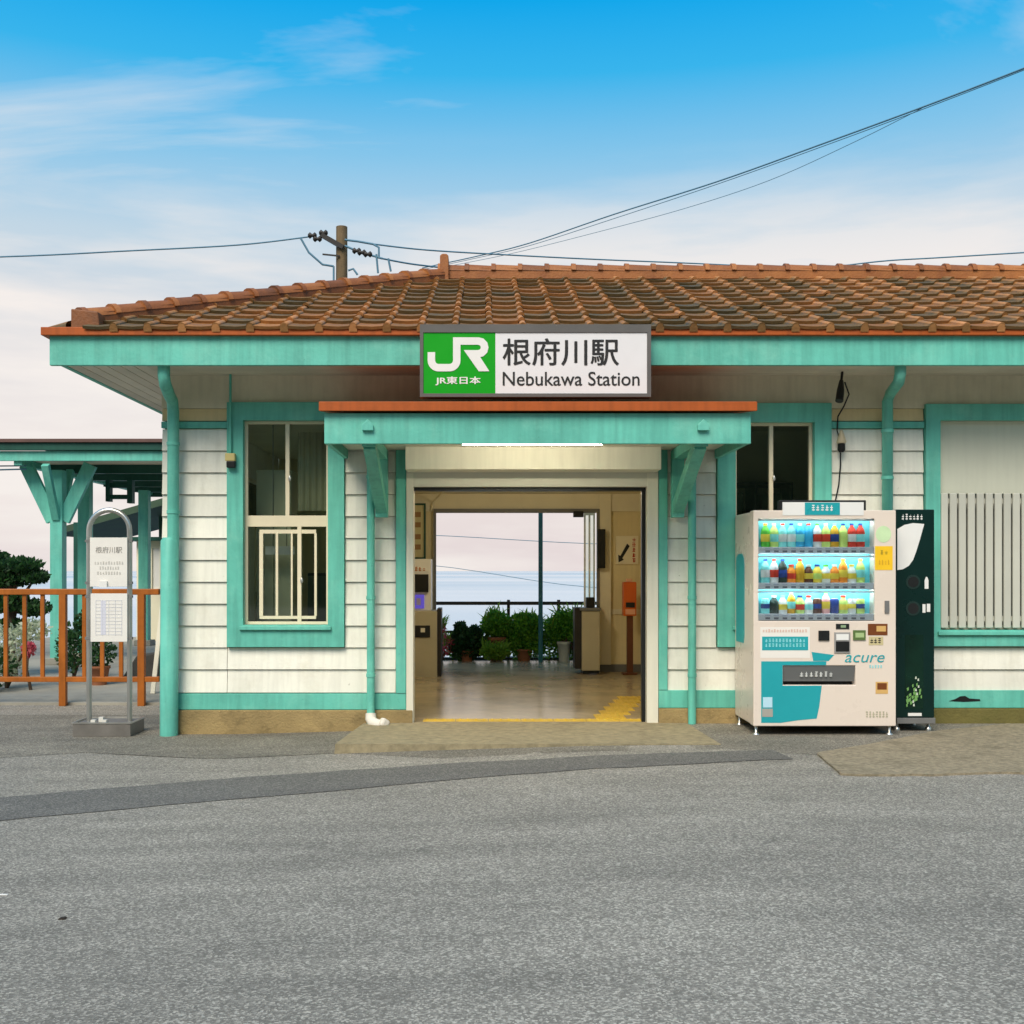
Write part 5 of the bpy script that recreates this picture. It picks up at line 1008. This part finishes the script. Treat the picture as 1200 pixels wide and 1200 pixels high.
MB().tube([P3(990,448,-0.15), P3(995,462,-0.07), P3(989,476,-0.045), P3(982,488,-0.04), P3(981,504,-0.045), P3(985,520,-0.05), P3(985,545,-0.04), P3(983,568,-0.04), P3(978,592,-0.045)], 0.007, 6).build('cord', DARK, KC)
MB().lathe([(0.012,0.20),(0.03,0.14),(0.045,0.09),(0.035,0.08)], P3(986, 530, -0.07), 12).build('bell_cap', mat('aged_plastic', (0.50, 0.42, 0.28), 0.6), KC); MB().lathe([(0.02,0.0),(0.034,0.02),(0.034,0.075)], P3(986, 530, -0.07), 12).build('connector', DARK, KC)
DF = thing('broken_pipe_foot', P3(446, 853, -0.16), 'broken white drain pieces at the foot of the left doorway downpipe', 'drain pieces')
wm = mat('white_mortar', (0.66, 0.62, 0.54), 0.8, 0.12, 8, 0.3)
MB().tube([P3(434.5,836,-0.10), P3(434.5,842,-0.11), P3(437,847,-0.14), P3(443,849.5,-0.17), P3(447,849.5,-0.18)], [0.047, 0.05, 0.05, 0.05, 0.048], 10).build('elbow', wm, DF, 0)
MB().bar(P3(446,845,-0.20), P3(454,850,-0.16), 0.07, 0.08).build('mortar_lump', wm, DF, 0.02)
MB().plate([(PX(1110),PZ(821)),(PX(1127),PZ(822)),(PX(1147),PZ(821)),(PX(1146),PZ(818.8)),(PX(1134),PZ(818)),(PX(1129),PZ(815)),(PX(1123),PZ(815.5)),(PX(1118),PZ(818.5))], -0.037, -0.0345).build('vent_gap', DARK, BLD)

gx, gy = ground_at(73, 1077)
tag(MB().plate([(gx-0.016, 0.0), (gx+0.018, 0.0), (gx+0.010, 0.007), (gx-0.010, 0.006)], gy-0.012, gy+0.014).build('dropped_leaf', mat('dry_leaf', (0.03, 0.022, 0.015), 0.9)), 'small dark dropped leaf on the asphalt at the lower left', 'leaf').location.z = gz(gx)+0.0
gx, gy = ground_at(5, 1049)
tag(MB().box(gx-0.03, gx+0.015, gy-0.006, gy+0.007, 0, 0.003).build('white_scrap', PAPER), 'tiny white scrap on the asphalt at the left edge of the photo', 'scrap').location.z = gz(gx)+0.001
# ------------------------------------------------------------------ utility pole and wires
UY = 13.0
UP = thing('utility_pole', (PX(400,UY), UY, -6), 'brown utility pole with insulators rising behind the tiled roof', 'utility pole')
up_ = MB().tube([(PX(400,UY),UY,-6), (PX(400.5,UY),UY,PZ(266,UY))], [0.155, 0.118], 16).build('pole', POLEC, UP)
MB().bar(P3(402,290,UY-0.15), P3(376,275,UY-0.15), 0.09, 0.09).build('cross_arm', DARKM, UP)
MB().bar(P3(398,300,UY-0.14), P3(378,298,UY-0.14), 0.03, 0.03).build('cross_arm', DARKM, UP)
for p, q in ((366,276),(372,280),(379,273),(418,294),(424,296),(431,298)):
    c = P3(p, q, UY-0.15); MB().tube([c+Vector((-0.09,0,0.0)), c+Vector((-0.05,0,0)), c, c+Vector((0.05,0,0)), c+Vector((0.09,0,0))], [0.03, 0.07, 0.03, 0.07, 0.03], 8).build('insulator', DARKM, UP)
b = MB()
for pts in ([(404,281),(420,283),(437,286)], [(404,288),(418,294),(431,298),(448,303)], [(437,286),(444,290),(444,303)], [(441,298),(443,320)], [(408,317),(414,315),(419,322)], [(455,303),(458,318)], [(391,312),(391,330)], [(352,278.5),(362,296),(378,310),(391,312)]): b.tube([P3(p, q, UY-0.14) for p, q in pts], 0.022, 6)
b.build('jumper_wire', WIRE, UP)
def wire(label, pts, r, cat='wire'):
    P = [P3(*p) for p in pts]; out_ = []
    n = len(P)                       # Catmull-Rom through the points
    for i in range(n-1):
        a, b_, c, d = P[max(i-1, 0)], P[i], P[i+1], P[min(i+2, n-1)]
        for k in range(6):
            t = k/6; out_.append(0.5*((2*b_)+(c-a)*t+(2*a-5*b_+4*c-d)*t*t+(3*b_-a-3*c+d)*t**3))
    out_.append(P[-1]); return tag(MB().tube(out_, r, 6).build('overhead_wire', WIRE), label, cat, 'overhead wires')
wire('overhead wire running left from the utility pole out of the picture', [(366,277,12.9),(280,287,12.9),(150,294,12.5),(0,301,12),(-300,308,11)], 0.015)
wire('thickest dark overhead wire rising steeply to the upper right corner', [(495,314,29),(560,300,27),(620,285,25),(720,251,22),(840,213,18.5),(960,170,15.5),(1080,126,13),(1200,80,11),(1400,0,8)], 0.019)
wire('overhead wire close under the thickest wire, rising to the right', [(495,316,29),(560,302,27),(620,288,25),(720,256,22),(840,216,18.5),(960,173,15.5),(1080,128.5,13),(1200,82,11),(1400,2,8)], 0.010)
wire('thin lower overhead wire rising right and joining the thick wires', [(520,313,28),(600,297,26),(700,272,24),(800,245,21),(900,212,18),(1000,167,15.5),(1080,127,13)], 0.008)
wire('overhead wire from the utility pole running right, low over the roof ridge', [(437,286,12.9),(500,293,13.5),(600,299,14.5),(700,304,15.5),(820,309,16.5),(920,314,17)], 0.016)
wire('lower overhead wire from the utility pole sinking behind the roof ridge', [(448,303,12.9),(480,309,13.3),(520,314,14),(600,324,15)], 0.018)
wire('thin overhead wire just above the roof ridge at the right edge', [(990,311,16),(1040,305.5,16),(1100,302,16),(1200,296,16),(1400,284,16)], 0.016)
for lab, y0, y1, r in (('upper catenary wire over the sea seen through the doorway', 627, 637, 0.010), ('slanting wire across the sea horizon through the doorway', 662, 688, 0.009)):
    wire(lab, [(330, y0-3, 22), (500, y0, 22), (690, y1, 22), (900, y1+4, 22)], r)
print('TILES', ntile)
